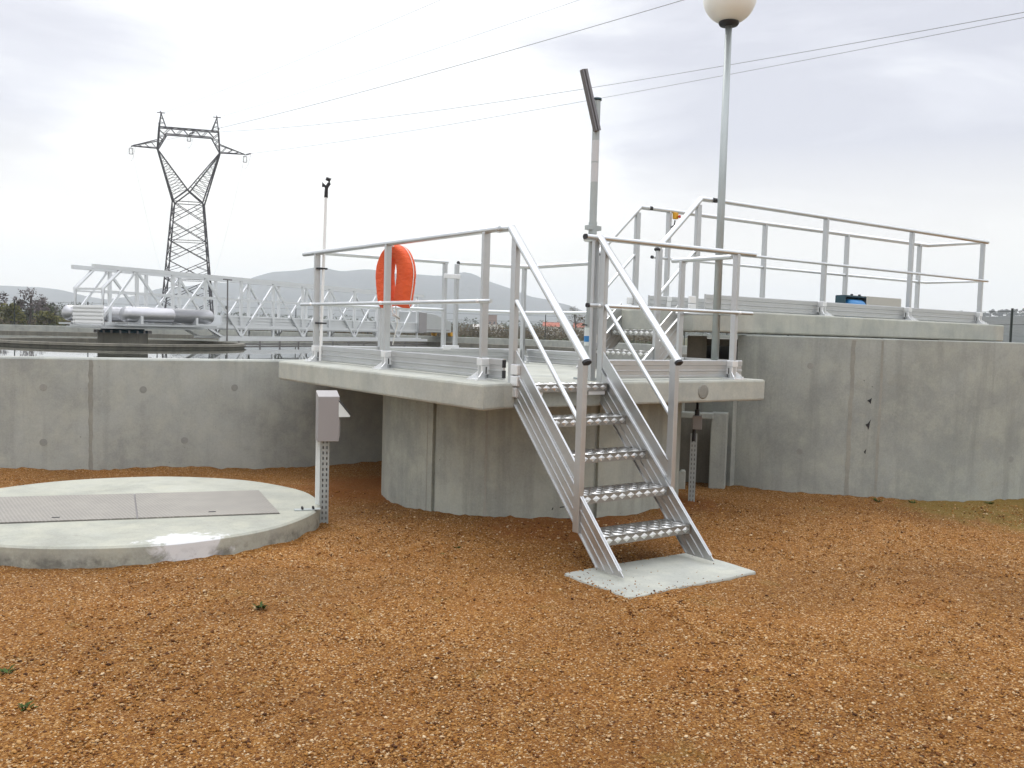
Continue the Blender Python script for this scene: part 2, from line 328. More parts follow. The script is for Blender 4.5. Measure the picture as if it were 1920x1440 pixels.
    def prism(self, poly, h0, h1, X=(1, 0, 0), Y=(0, 1, 0), Z=(0, 0, 1), o=(0, 0, 0)):
        X, Y, Z, o = V(X), V(Y), V(Z), V(o); n = len(poly)
        if X.cross(Y).dot(Z) < 0: poly = poly[::-1]
        ar = sum(poly[i][0] * poly[(i + 1) % n][1] - poly[(i + 1) % n][0] * poly[i][1] for i in range(n))
        if ar < 0 and X.cross(Y).dot(Z) > 0 or ar > 0 and X.cross(Y).dot(Z) < 0: poly = poly[::-1]
        a = [o + X * p_[0] + Y * p_[1] + Z * h0 for p_ in poly]; b_ = [o + X * p_[0] + Y * p_[1] + Z * h1 for p_ in poly]
        return self.add(a + b_, [tuple(reversed(range(n))), tuple(range(n, 2 * n))] + [(i, (i + 1) % n, n + (i + 1) % n, n + i) for i in range(n)])
    def sphere(self, c, r, n=16, m=10, sq=(1, 1, 1)):
        c = V(c); vs = [c + V((0, 0, r * sq[2]))]; 
        for i in range(1, m):
            t = PI * i / m
            for j in range(n): vs.append(c + V((r * sq[0] * math.sin(t) * math.cos(2 * PI * j / n), r * sq[1] * math.sin(t) * math.sin(2 * PI * j / n), r * sq[2] * math.cos(t))))
        vs.append(c - V((0, 0, r * sq[2]))); fs = [(0, 1 + j, 1 + (j + 1) % n) for j in range(n)]
        for i in range(m - 2):
            for j in range(n): fs.append((1 + i * n + j, 1 + (i + 1) * n + j, 1 + (i + 1) * n + (j + 1) % n, 1 + i * n + (j + 1) % n))
        e = len(vs) - 1; fs += [(e, 1 + (m - 2) * n + (j + 1) % n, 1 + (m - 2) * n + j) for j in range(n)]
        return self.add(vs, fs, True)
    def build(self, name, mat, parent=None, bevel=0.0, label=None):
        o0 = V((0, 0, 0)) if parent is None else parent.matrix_basis.translation.copy()
        if parent is not None and parent.parent is not None: o0 = o0 + parent.parent.matrix_basis.translation
        me = bpy.data.meshes.new(name); me.from_pydata([V(x) - o0 for x in self.v], [], self.f)
        me.polygons.foreach_set('use_smooth', self.sm); 
        for q in ([mat] if isinstance(mat, str) else mat): me.materials.append(M[q])
        me.polygons.foreach_set('material_index', self.mi); me.update()
        ob = bpy.data.objects.new(name, me); COL.objects.link(ob)
        if parent is not None: ob.parent = parent
        if bevel:
            bv = ob.modifiers.new('bevel', 'BEVEL'); bv.width = bevel; bv.segments = 2; bv.limit_method = 'ANGLE'; bv.angle_limit = rad(40)
        if label: ob['label'] = label
        return ob
def tag(o, label=None, cat=None, group=None, kind=None):
    for k, v_ in (('label', label), ('category', cat), ('group', group), ('kind', kind)):
        if v_: o[k] = v_
    return o
def thing(name, label, cat, loc=(0, 0, 0), group=None):
    o = bpy.data.objects.new(name, None); o.empty_display_size = .2; COL.objects.link(o); o.location = loc; o.matrix_basis = Matrix.Translation(V(loc))
    return tag(o, label, cat, group)
def sstep(a, b_, x):
    t = np.clip((x - a) / (b_ - a), 0, 1); return t * t * (3 - 2 * t)

# ------------------------------------------------------------------ layout constants (metres)
TC = V((6.5, 29.7)); TR = 20.3               # settling tank
DC = V((5.15, 6.84)); DR = 1.40              # drum under the platform
KC = V((9.73, 6.70)); KR = 2.61              # tall tank
CC = V((1.585, 7.02)); CR = 1.34              # round cover slab
ZS, ZU = 1.136, 1.757                        # platform levels
XL, YF = 3.667, 5.218                        # rail lines of the lower platform
RH, MH = 1.08, .569

# ------------------------------------------------------------------ ground
ctrl = np.array([(7.4, 6.2, -.02), (7.9, 5.0, .0), (8.6, 4.3, .0), (9.8, 3.8, .02), (12, 3.5, .03), (3.9, 9.6, -.11), (2.4, 9.9, -.05), (.5, 9.8, .0), (-3, 11, .0), (3.75, 7.2, -.05), (3.9, 6.2, -.02),
                 (4.4, 5.6, 0), (5.2, 5.4, 0), (6.2, 5.5, -.02), (4, 4, 0), (1.5, 5.4, 0), (0, 0, 0), (3, 2, 0), (6, 3, 0), (9, 1, .02), (-3, 5, 0), (-3, 0, 0), (5, -1, 0), (0, 3, 0), (5.6, 8.6, -.1)])
def gz(x, y):
    x = np.asarray(x, float); y = np.asarray(y, float)
    d2 = (x[..., None] - ctrl[:, 0]) ** 2 + (y[..., None] - ctrl[:, 1]) ** 2
    wt = 1 / (d2 + .15) ** 1.6; z = (wt * ctrl[:, 2]).sum(-1) / wt.sum(-1)
    d = np.hypot(x - 3, y - 4); z = z * (1 - sstep(11, 16, d))
    z = z + (.006 * np.sin(1.7 * x + .6 * y) * np.sin(2.3 * y - .4 * x + 1) + .004 * np.sin(5.1 * x + 2.2 * y + 2) * np.sin(4.3 * y)) * (1 - sstep(11, 16, d))
    return z
def axis_pts():
    far = np.array([16, 22, 30, 45, 70, 120, 220, 450, 900, 1100.]); far2 = np.array([16, 22, 30, 45, 70, 120, 220, 450, 900, 1700, 2700, 3850.])
    return np.concatenate([-far[::-1], np.arange(-12, 14.01, .06), far2 + 2])
xs = axis_pts(); ys = axis_pts()
GX, GY = np.meshgrid(xs, ys, indexing='ij'); GZ = gz(GX.ravel(), GY.ravel()).reshape(GX.shape)
near = (np.abs(GX) < 14) & (np.abs(GY) < 14); GZ = GZ + near * rng.normal(0, .0035, GX.shape)
dw = np.minimum.reduce([np.abs(np.hypot(GX - DC.x, GY - DC.y) - DR), np.abs(np.hypot(GX - TC.x, GY - TC.y) - TR), np.abs(np.hypot(GX - KC.x, GY - KC.y) - KR), np.abs(np.hypot(GX - CC.x, GY - CC.y) - CR)])
lump = .5 + .5 * np.sin(GX * 9.3 + 2 * np.sin(GY * 5.1)) * np.sin(GY * 8.1 + 1.7 * np.sin(GX * 6.3))
GZ = GZ + near * np.exp(-dw / .09) * (.004 + .020 * lump + rng.normal(0, .005, GX.shape))
co = np.stack([GX, GY, GZ], -1).reshape(-1, 3); nx, ny = GX.shape
ii, jj = np.meshgrid(np.arange(nx - 1), np.arange(ny - 1), indexing='ij'); a = (ii * ny + jj).ravel()
quads = np.stack([a, a + ny, a + ny + 1, a + 1], 1)
def mesh_np(name, co, faces, mat, smooth=True):
    me = bpy.data.meshes.new(name); k = faces.shape[1]; me.vertices.add(len(co)); me.vertices.foreach_set('co', np.ascontiguousarray(co, np.float32).ravel())
    me.loops.add(faces.size); me.loops.foreach_set('vertex_index', np.ascontiguousarray(faces, np.int32).ravel())
    me.polygons.add(len(faces)); me.polygons.foreach_set('loop_start', np.arange(0, faces.size, k, dtype=np.int32)); me.polygons.foreach_set('loop_total', np.full(len(faces), k, np.int32))
    me.polygons.foreach_set('use_smooth', np.full(len(faces), smooth)); me.materials.append(M[mat]); me.update(calc_edges=True); me.validate()
    o = bpy.data.objects.new(name, me); COL.objects.link(o); return o
tag(mesh_np('ground', co, quads, 'ground'), kind='structure')

# loose pebbles over the near gravel
ICO_V = np.array([(0, 1, 1.618), (0, -1, 1.618), (0, 1, -1.618), (0, -1, -1.618), (1, 1.618, 0), (-1, 1.618, 0), (1, -1.618, 0), (-1, -1.618, 0), (1.618, 0, 1), (-1.618, 0, 1), (1.618, 0, -1), (-1.618, 0, -1)]) / 1.9
ICO_F = np.array([(0, 1, 8), (0, 8, 4), (0, 4, 5), (0, 5, 9), (0, 9, 1), (1, 6, 8), (8, 6, 10), (8, 10, 4), (4, 10, 2), (4, 2, 5), (5, 2, 11), (5, 11, 9), (9, 11, 7), (9, 7, 1), (1, 7, 6), (3, 6, 7), (3, 7, 11), (3, 11, 2), (3, 2, 10), (3, 10, 6)])
def pebbles(n):
    dep = 1.9 + (rng.random(n * 2) ** .75) * 6.5
    lat = (rng.random(n * 2) - .5) * 2 * (.62 * dep + .2)
    x = C0.x * dep + R0.x * lat; y = C0.y * dep + R0.y * lat
    ok = (np.hypot(x - CC.x, y - CC.y) > CR + .01) & (np.hypot(x - DC.x, y - DC.y) > DR + .01) & (np.hypot(x - KC.x, y - KC.y) > KR + .004)
    pad = (x > 3.47) & (x < 4.64) & (y > 3.66) & (y < 4.29)
    ok &= ~pad | (rng.random(len(x)) < .02 + .75 * np.exp(-np.minimum(np.minimum((x - 3.47) * .55, (4.29 - y) * 1.6), (y - 3.66) * 1.6) / .04))
    # bare patches and drifts
    dr = np.sin(1.9 * x + .7 * y) * np.sin(1.3 * y - .8 * x + 1.2) + .6 * np.sin(4.1 * x - 2 * y)
    ok &= rng.random(len(x)) < .55 + .35 * dr
    x, y, pad = x[ok][:n], y[ok][:n], pad[ok][:n]; n = len(x)
    r = np.clip(rng.lognormal(math.log(.0031), .45, n), .0014, .0095)
    z = gz(x, y) + r * .25; z = np.where(pad, .014 + r * .3, z)
    vv = ICO_V[None] * (1 + rng.normal(0, .20, (n, 12, 1))); vv = vv * (r[:, None, None] * np.stack([1 + .5 * rng.random(n), .8 + .3 * rng.random(n), .55 + .3 * rng.random(n)], 1)[:, None, :])
    th = rng.random(n) * 2 * PI; c, s = np.cos(th)[:, None], np.sin(th)[:, None]
    X = vv[..., 0] * c - vv[..., 1] * s + x[:, None]; Y = vv[..., 0] * s + vv[..., 1] * c + y[:, None]; Z = vv[..., 2] + z[:, None]
    co = np.stack([X, Y, Z], -1).reshape(-1, 3); f = (ICO_F[None] + (np.arange(n) * 12)[:, None, None]).reshape(-1, 3)
    return tag(mesh_np('gravel', co, f, 'pebble', True), kind='stuff')
pebbles(95000)

# ------------------------------------------------------------------ hills
def ridge(name, prof, depth_front, depth_back, z_front, rough, mat='hill', nb=260, nr=26, seed=1):
    """prof: list of (x, y, z) crest points; terrain falls off towards and away from the camera"""
    pr = np.array(prof, float); s = np.concatenate([[0], np.cumsum(np.hypot(np.diff(pr[:, 0]), np.diff(pr[:, 1])))])
    q = np.linspace(0, s[-1], nb); cx, cy, cz = [np.interp(q, s, pr[:, k]) for k in range(3)]
    rg = np.random.default_rng(seed); wob = sum(rg.normal(0, 1) * np.sin(q * (2 * PI / (s[-1] / k)) + rg.random() * 6) / k ** .7 for k in range(3, 60))
    cz = np.maximum(cz + wob * rough, 1)
    d = np.hypot(cx, cy); t = np.linspace(0, 1, nr); co = []
    for k in t:
        if k < .7: u = k / .7; dd = d - depth_front * (1 - u); h = z_front + (cz - z_front) * sstep(0, 1, u)
        else: u = (k - .7) / .3; dd = d + depth_back * u; h = cz * (1 - sstep(0, 1, u)) - 2 * u
        gul = 1 + .10 * np.sin(q / 61 + 2.2 * k) * math.sin(PI * min(1, k / .7)) + .07 * np.sin(q / 23 + 5 * k) * math.sin(PI * min(1, k / .7))
        co.append(np.stack([cx / d * dd, cy / d * dd, h * gul - (.5 if k == 0 else 0)], -1))
    co = np.array(co).reshape(-1, 3); ii, jj = np.meshgrid(np.arange(nr - 1), np.arange(nb - 1), indexing='ij'); a = (ii * nb + jj).ravel()
    return tag(mesh_np(name, co, np.stack([a, a + 1, a + nb + 1, a + nb], 1), mat), kind='structure')
ridge('hills', [(-900, 3600, 96), (132, 3106, 93), (319, 2972, 88), (412, 2905, 85), (461, 2869, 76), (567, 2794, 58), (620, 2750, 70), (684, 2710, 93), (815, 2615, 109), (893, 2559, 121), (914, 2544, 134), (951, 2518, 148), (995, 2486, 154), (1051, 2446, 158), (1113, 2402, 155), (1187, 2349, 162), (1237, 2313, 156),
                (1299, 2268, 154), (1348, 2233, 151), (1398, 2197, 155), (1423, 2179, 152), (1454, 2157, 141), (1510, 2116, 119), (1560, 2080, 99), (1598, 2054, 92), (1635, 2027, 79), (1686, 1991, 61), (1748, 1946, 47), (1873, 1856, 30), (2100, 1700, 26), (2500, 1300, 30), (2700, 900, 30)], 900, 700, 0, 1.6, seed=4)
ridge('hills', [(480, 420, 4), (560, 415, 9), (630, 402, 17), (690, 386, 21), (745, 368, 24.5), (790, 330, 26), (840, 270, 28)], 160, 200, 0, .4, seed=9, nb=160)

# ------------------------------------------------------------------ settling tank
def ring_wall(mb, c, r_out, r_in, z0, z1, n=160, grooves=(), gw=.012, gd=.012, cham=.015):
    angs = list(np.linspace(0, 2 * PI, n, endpoint=False))
    ext = []
    for g_ in grooves: ext += [g_ - gw / r_out, g_ - gw * .8 / r_out, g_ + gw * .8 / r_out, g_ + gw / r_out]
    angs = sorted([a_ for a_ in angs if all(abs((a_ - g_ + PI) % (2 * PI) - PI) > gw * 1.4 / r_out for g_ in grooves)] + [e % (2 * PI) for e in ext]); k = len(angs)
    def ro(a_): return r_out - (gd if any(abs((a_ - g_ + PI) % (2 * PI) - PI) < gw * .9 / r_out for g_ in grooves) else 0)
    rows = [(lambda a_: ro(a_), z0), (lambda a_: ro(a_), z1 - cham), (lambda a_: ro(a_) - cham, z1)] + ([(lambda a_: r_in + cham, z1), (lambda a_: r_in, z1 - cham), (lambda a_: r_in, z0)] if r_in else [(lambda a_: 0.001, z1)])
    vs = [(c.x + f(a_) * math.cos(a_), c.y + f(a_) * math.sin(a_), z) for f, z in rows for a_ in angs]
    fs = [(i * k + j, i * k + (j + 1) % k, (i + 1) * k + (j + 1) % k, (i + 1) * k + j) for i in range(len(rows) - 1) for j in range(k)]
    mb.add(vs, fs, False); return mb
def ang(c, x, y): return math.atan2(y - c.y, x - c.x)
tank = thing('settling_tank', 'large round concrete settling tank full of still water behind the platform', 'tank', (TC.x, TC.y, 0))
gr = [ang(TC, 1.87, 9.95) + k * .2165 for k in range(29)]
wl = ring_wall(MB(), TC, TR, TR - .30, -.4, 1.10, 220, gr, gw=.006, gd=.006).build('wall', 'wall', tank)
ring_wall(MB(), TC, TR - 1.05, TR - 1.20, .1, .82, 200).build('weir_wall', 'wet_shade', tank)
MB().lathe((TC.x, TC.y, 0), [(TR - .32, .64), (TR - 1.06, .64)], 200).build('channel_floor', 'brown_gap', tank)
tag(MB().lathe((TC.x, TC.y, 0), [(TR - 1.1, .71), (.01, .71)], 160).build('water', 'water'), kind='structure')
def tie_hole(c, r, az, z, rr, parent, mat='tie'):
    nrm = V((math.cos(az), math.sin(az), 0)); p_ = V((c.x, c.y, z)) + nrm * (r - .004)
    MB().lathe(p_, [(rr * 1.0, .0050), (rr * .6, .0054), (.0005, .0054)], 18, True, axis=nrm).build('tie_hole', mat, parent)
for x_, z_ in ((1.45, .80), (2.35, .78), (3.25, .80), (1.45, .25), (2.75, .24)):
    az = -math.acos((x_ - TC.x) / TR); tie_hole(TC, TR, az, z_, .036, tank)
def joint_strip(c, r, az, z0, z1, w_, parent, mat='patch'):
    nn = V((math.cos(az), math.sin(az), 0)); tg = V((-nn.y, nn.x, 0)); zz = np.linspace(z0, z1, 26); n = len(zz)
    l_ = [V((c.x, c.y, z_)) + nn * (r + .0015) + tg * (-w_ * random.uniform(.6, 1.2)) for z_ in zz]; r_ = [V((c.x, c.y, z_)) + nn * (r + .0015) + tg * (w_ * random.uniform(.6, 1.2)) for z_ in zz]
    MB().add(l_ + r_, [(i, i + n, i + n + 1, i + 1) for i in range(n - 1)]).build('form_joint', mat, parent)
for g_ in gr[:2] + gr[-2:]: joint_strip(TC, TR, g_, -.2, 1.08, .022, tank)
# scum baffle ring round the centre
tag(ring_wall(MB(), TC, 3.6, 3.42, .50, .845, 90).build('baffle_ring', 'wet_shade'), 'brown stained concrete ring standing in the water round the central pier', 'baffle ring')
MB().lathe((TC.x, TC.y, 0), [(3.602, .765), (3.65, .765), (3.65, .79), (3.602, .79)], 90).build('rib', 'wet_shade', bpy.data.objects['baffle_ring'])
# central pier
pier = thing('central_pier', 'short stained concrete pier carrying the bridge in the tank middle', 'pier', (TC.x, TC.y, 0))
MB().lathe((TC.x, TC.y, 0), [(.72, .0), (.72, 1.08), (.70, 1.10), (.001, 1.10)], 40).build('shaft', 'wet_shade', pier)
MB().lathe((TC.x, TC.y, 0), [(.74, 1.10), (.74, 1.17), (.62, 1.18), (.62, 1.26), (.001, 1.26)], 40).build('bearing', 'teal', pier)
for k in range(20):
    t = 2 * PI * k / 20; MB().box((TC.x + .80 * math.cos(t), TC.y + .80 * math.sin(t), 1.13), (.05, .05, .09)).build('bolt', 'darkzinc', pier)

# ------------------------------------------------------------------ scraper bridge
BD = V((.869, .494)); BN = V((.494, -.869))
def B(s, off, z): p_ = TC + BD * s + BN * off; return V((p_.x, p_.y, z))
br = thing('scraper_bridge', 'long white lattice bridge spanning from the tank centre to its rim', 'bridge', (TC.x, TC.y, 1.26))
H = .575; ZD, ZT, ZB = 1.42, 3.02, .98; SP = 1.72
nodes_ = [-.84, 1.44, 2.88] + [4.60 + SP * k for k in range(8)]
for sg in (1, -1):
    f = MB()
    f.bar(B(-1.6 if sg > 0 else -1.35, H * sg, ZT), B(17.2, H * sg, ZT), .10, .12)
    f.build('top_chord', 'truss', br)
    f = MB(); f.bar(B(-1.2, H * sg, ZD - .06), B(17.2, H * sg, ZD - .06), .06, .10); f.build('deck_chord', 'truss', br)
    f = MB(); f.bar(B(3.6, H * sg, ZB), B(17.0, H * sg, ZB), .08, .10); f.build('bottom_chord', 'truss', br)
    f = MB(); f.bar(B(-1.25, H * sg, 2.32), B(17.0, H * sg, 2.32), .05, .05); f.build('mid_rail', 'truss', br)
    for k, s_ in enumerate([0.0, 1.44, 2.88] + [4.60 + SP * k for k in range(8)]):
        MB().bar(B(s_, H * sg, ZB if k >= 3 else ZD - .05), B(s_, H * sg, ZT), .10, .07, (BN.x, BN.y, 0)).build('upright', 'truss', br)
    def dg(a_, b_, q=.055, r=.07): MB().bar(a_, b_, q, r).build('diagonal', 'truss', br)
    for k in range(0, 8, 2):
        s0 = 4.60 + SP * k
        dg(B(s0, H * sg * 1.04, ZB + .03), B(s0 - SP, H * sg * 1.04, ZT - .08)); dg(B(s0, H * sg * 1.04, ZB + .03), B(s0 + SP, H * sg * 1.04, ZT - .08))
    dg(B(1.44, H * sg * 1.04, ZD), B(2.88, H * sg * 1.04, ZT - .08)); dg(B(1.44, H * sg * 1.04, ZD), B(0, H * sg * 1.04, ZT - .08))
    dg(B(-1.25, H * sg * 1.04, ZD + .15), B(-.1, H * sg * 1.04, ZT - .08)); dg(B(2.95, H * sg, ZD - .1), B(3.75, H * sg, ZB), .07, .07)
    # end frame post with sloping head
    f = MB(); f.sweep([B(-1.25, H * sg, ZD - .1), B(-1.25, H * sg, 2.40), B(-.62, H * sg, ZT - .05)], .055, .055, 8); f.build('end_post', 'truss', br)
f = MB(); f.bar(B(-1.25, H, 2.38), B(-1.25, -H, 2.38), .07, .06); f.build('end_rail', 'truss', br)
f = MB(); f.box(B(-1.27, 0, 1.62), (.03, 2 * H + .1, .56), (BD.x, BD.y, 0), (-BN.x, -BN.y, 0))
for k in range(5): f.bar(B(-1.30, H + .05, 1.40 + .11 * k), B(-1.30, -H - .05, 1.40 + .11 * k), .03, .04)
f.build('end_panel', 'white', br)
f = MB(); f.box(B(7.9, 0, ZD - .13), (18.6, 2 * H + .08, .06), (BD.x, BD.y, 0), (-BN.x, -BN.y, 0)); f.box(B(.6, 0, ZD - .17), (3.9, 2 * H + .5, .05), (BD.x, BD.y, 0), (-BN.x, -BN.y, 0)); f.build('deck', 'alu', br)
for sg in (1, -1):
    f = MB(); f.box(B(10.2, (H - .06) * sg, ZD + .16), (13.0, .04, .34), (BD.x, BD.y, 0), (-BN.x, -BN.y, 0))
    for z_ in (.06, .17, .28): f.bar(B(3.7, (H - .02) * sg, ZD + z_), B(16.7, (H - .02) * sg, ZD + z_), .03, .03)
    f.build('kick_plate', 'truss', br)
for k in range(9):
    s_ = 3.6 + 1.65 * k; MB().bar(B(s_, H, ZB), B(s_, -H, ZB), .06, .06).build('cross_beam', 'truss', br)
f = MB(); f.bar(B(3.4, H + .12, .925), B(17.4, H + .12, .925), .05, .11)
f.build('skimmer_board', 'truss', br)
f = MB(); f.bar(B(3.6, H + .10, .755), B(17.4, H + .10, .755), .06, .05)
for k in range(12): f.bar(B(4.4 + 1.1 * k, H + .10, .66), B(4.4 + 1.1 * k, H + .10, .88), .05, .05)
f.build('skimmer_bar', 'darkzinc', br)
f = MB(); f.tube(B(3.75, H + .16, .86), B(3.75, H + .16, 2.95), .025, 8); f.bar(B(3.55, H + .16, 2.96), B(3.95, H + .16, 2.96), .04, .04); f.build('valve_handle', 'darkzinc', br)
for sg, s0, s1 in ((1, -.72, 2.62), (-1, -1.18, 2.62)):
    ax = V((BD.x, BD.y, 0)); R_ = .235; o_ = B(s0, (H + .36) * sg, 1.66); Lc = s1 - s0
    prof = [(.001, -.16)] + [(R_ * math.sin(t), -.16 * math.cos(t)) for t in np.linspace(.2, PI / 2, 7)] + [(R_, Lc * .5), (R_ + .006, Lc * .5), (R_ + .006, Lc * .5 + .03), (R_, Lc * .5 + .03)] + [(R_ * math.cos(t), Lc + .16 * math.sin(t)) for t in np.linspace(0, PI / 2 - .01, 7)]
    fl = MB().lathe(o_, prof, 28, True, axis=ax).build('float_tube', 'tank_alu', br)
    for q in (.35, Lc - .75): MB().box(B(s0 + q, (H + .36) * sg + .02 * sg, 1.50), (.09, .50, .24), (BD.x, BD.y, 0), (-BN.x, -BN.y, 0)).build('saddle', 'truss', fl)
    f = MB(); f.box(B((s0 + s1) / 2, (H + .34) * sg, 1.345), (Lc + .3, .52, .05), (BD.x, BD.y, 0), (-BN.x, -BN.y, 0)); f.build('tray', 'alu', br)
# carriage on the rim
f = MB(); pl = [(16.6, 1.28), (16.6, 2.28), (18.1, 2.20), (19.55, 1.92), (19.8, 1.75), (19.8, 1.30)]
f.prism(pl, -H - .05, H + .12, (BD.x, BD.y, 0), (0, 0, 1), (BN.x, BN.y, 0), (TC.x, TC.y, 0)); hd = f.build('drive_cover', 'alu', br, .03)
f = MB(); f.box(B(16.95, H + .14, 1.76), (.7, .03, .95), (BD.x, BD.y, 0), (-BN.x, -BN.y, 0)); f.box(B(18.3, H + .135, 1.42), (2.6, .02, .05), (BD.x, BD.y, 0), (-BN.x, -BN.y, 0)); f.build('access_panel', 'boxgrey', br)
for off in (H - .1, -H + .1):
    c_ = B(20.12 - 1.0, off, 1.25); f = MB(); ax = V((BD.x, BD.y, 0)); wp = B(20.13, off, 1.275)
    f.lathe(wp - V((BN.x, BN.y, 0)) * .09, [(.001, 0), (.155, 0), (.17, .02), (.17, .16), (.155, .18), (.001, .18)], 24, True, axis=(BN.x, BN.y, 0)); f.build('wheel', 'yellow', br)
f = MB(); f.bar(B(19.7, 0, 1.40), B(20.3, 0, 1.40), 1.2, .12); f.build('axle_beam', 'darkzinc', br)

# ------------------------------------------------------------------ drum, slabs
drum = thing('concrete_drum', 'squat round concrete chamber under the near platform slab', 'chamber', (DC.x, DC.y, 0))
ring_wall(MB(), DC, DR, 0, -.4, .955, 96, [ang(DC, 3.765, 6.38), ang(DC, 4.8, 5.49), ang(DC, 6.3, 6.0)], gw=.020, gd=.030, cham=.004).build('shell', 'drum', drum); joint_strip(DC, DR, ang(DC, 4.05, 5.97), -.2, .95, .012, drum); joint_strip(DC, DR, ang(DC, 3.765, 6.38) - .055, -.2, .95, .006, drum)
for a0_, zz, l_, t_ in ((-2.02, .10, .05, .12), (-1.98, .115, .035, .1), (-1.945, .13, .02, 1.3), (-1.915, .145, .035, 1.4), (-1.90, .15, .035, 1.4), (-2.08, .085, .02, 1.2)):
    n_ = V((math.cos(a0_), math.sin(a0_), 0)); tg = V((-n_.y, n_.x, 0)); p_ = V((DC.x, DC.y, zz)) + n_ * (DR + .001); d_ = tg * math.cos(t_) + V((0, 0, 1)) * math.sin(t_)
    MB().bar(p_ - d_ * l_ / 2, p_ + d_ * l_ / 2, .004, .007, n_.cross(d_)).build('pencil_mark', 'black', drum)
def slab(name, label, poly, z0, z1, mat='slab'):
    t = thing(name, label, 'platform', (poly[0][0], poly[0][1], z0))
    MB().prism(poly, z0, z1).build('slab', mat, t, .018); return t
pl1 = slab('concrete_platform', 'near concrete platform slab with a chamfered corner at the stair', [(3.335, 8.62), (3.365, 5.02), (3.60, 5.105), (6.385, 5.105), (6.40, 6.05), (6.42, 9.38), (4.25, 9.55)], .954, ZS)
c_ = V((5.60, 5.105, 1.045)); MB().lathe(c_, [(.060, -.004), (.060, .004), (.052, .006), (.001, .006)], 28, True, axis=(0, -1, 0)).build('plugged_hole', 'patch', pl1)
pl2 = slab('concrete_platform', 'raised concrete platform slab crossing the tall round tank', [(6.43, 6.02), (12.40, 6.02), (12.40, 7.24), (6.43, 7.24)], 1.540, ZU)
MB().box((11.3, 6.30, 1.535), (.9, .5, .03)).build('mortar_bed', 'slab', pl2)
tall = thing('concrete_tank', 'tall smooth grey round concrete tank under the raised platform', 'tank', (KC.x, KC.y, 0))
ka0, ka1 = ang(KC, 7.13, 6.10), ang(KC, 7.13, 6.10) + rad(253.5); f = MB(); nk = 120; kk = np.linspace(ka0, ka1, nk)
rows = [(KR, -.5), (KR, 1.514), (KR - .008, 1.522), (KR - .25, 1.522), (KR - .25, -.5)]; k5 = len(rows)
vs = [(KC.x + r_ * math.cos(a_), KC.y + r_ * math.sin(a_), z_) for a_ in kk for r_, z_ in rows]
f.add(vs, [(i * k5 + j, (i + 1) * k5 + j, (i + 1) * k5 + j + 1, i * k5 + j + 1) for i in range(nk - 1) for j in range(k5 - 1)] + [tuple(range(k5)), tuple(reversed(range((nk - 1) * k5, nk * k5)))])
f.build('wall', 'wall2', tall)
MB().box((7.16, 6.40, .3), (.06, .62, 1.28)).build('door_sill', 'wall2', tall)
sw0, sw1 = V((7.02, 6.66, 0)), V((9.89, 9.31, 0)); sd_ = (sw1 - sw0).normalized(); sn_ = V((sd_.y, -sd_.x, 0)); MB().box((sw0 + sw1) / 2 + sn_ * .11 + V((0, 0, .5)), ((sw1 - sw0).length, .20, 2.0), sd_, -sn_).build('side_wall', 'wet_shade', tall)  # dark colour stands in for the shade of the recess
rp_ = [(KC.x + 2.33 * math.cos(a_), KC.y + 2.33 * math.sin(a_)) for a_ in np.linspace(ka0, ka1, 40)] + [(7.35, 6.74)]
MB().prism(rp_, 1.40, 1.47).build('added_shade_plate', 'wet_shade', tall)  # added plate, blocks the light so the tank interior goes dark
for x_, dx in ((7.66, 0), (7.83, .02)):
    az = ang(KC, x_, KC.y - math.sqrt(max(.01, KR ** 2 - (x_ - KC.x) ** 2)))
    f = MB()
    nn = V((math.cos(az), math.sin(az), 0)); tg = V((-nn.y, nn.x, 0)); w0 = .018 if dx == 0 else .010
    zz = np.linspace(-.3, 1.50, 22); left_ = [V((KC.x, KC.y, z_)) + nn * (KR + .0015) + tg * (-w0 + random.uniform(-.006, .006)) for z_ in zz]; right_ = [V((KC.x, KC.y, z_)) + nn * (KR + .0015) + tg * (w0 + random.uniform(-.006, .006)) for z_ in zz]
    f.add(left_ + right_, [(i, i + 22, i + 23, i + 1) for i in range(21)]); f.build('form_joint', 'patch', tall)
for x_, z_ in ((7.45, 1.24), (9.05, 1.22), (7.42, .40), (8.95, .40)):
    az = ang(KC, x_, KC.y - math.sqrt(KR ** 2 - (x_ - KC.x) ** 2)); tie_hole(KC, KR, az, z_, .030, tall)
def tar(az, z_, pts):
    nn = V((math.cos(az), math.sin(az), 0)); tg = V((-nn.y, nn.x, 0))
    MB().add([V((KC.x, KC.y, z_)) + nn * (KR + .0025) + tg * a_ + V((0, 0, b_)) for a_, b_ in pts], [tuple(range(len(pts)))]).build('tar_mark', 'rubber', tall)
ta = ang(KC, 7.76, 4.98)
tar(ta, .93, [(-.02, .0), (.0, -.012), (.014, -.03), (.022, .03), (.012, .02)])
tar(ta, .70, [(-.024, .0), (-.004, -.022), (.004, -.05), (.012, -.02), (.016, .02), (.026, .06), (.012, .035), (-.004, .012)])
tar(ta - .005, .44, [(-.012, .0), (.002, -.024), (.008, .03), (.002, .022)])

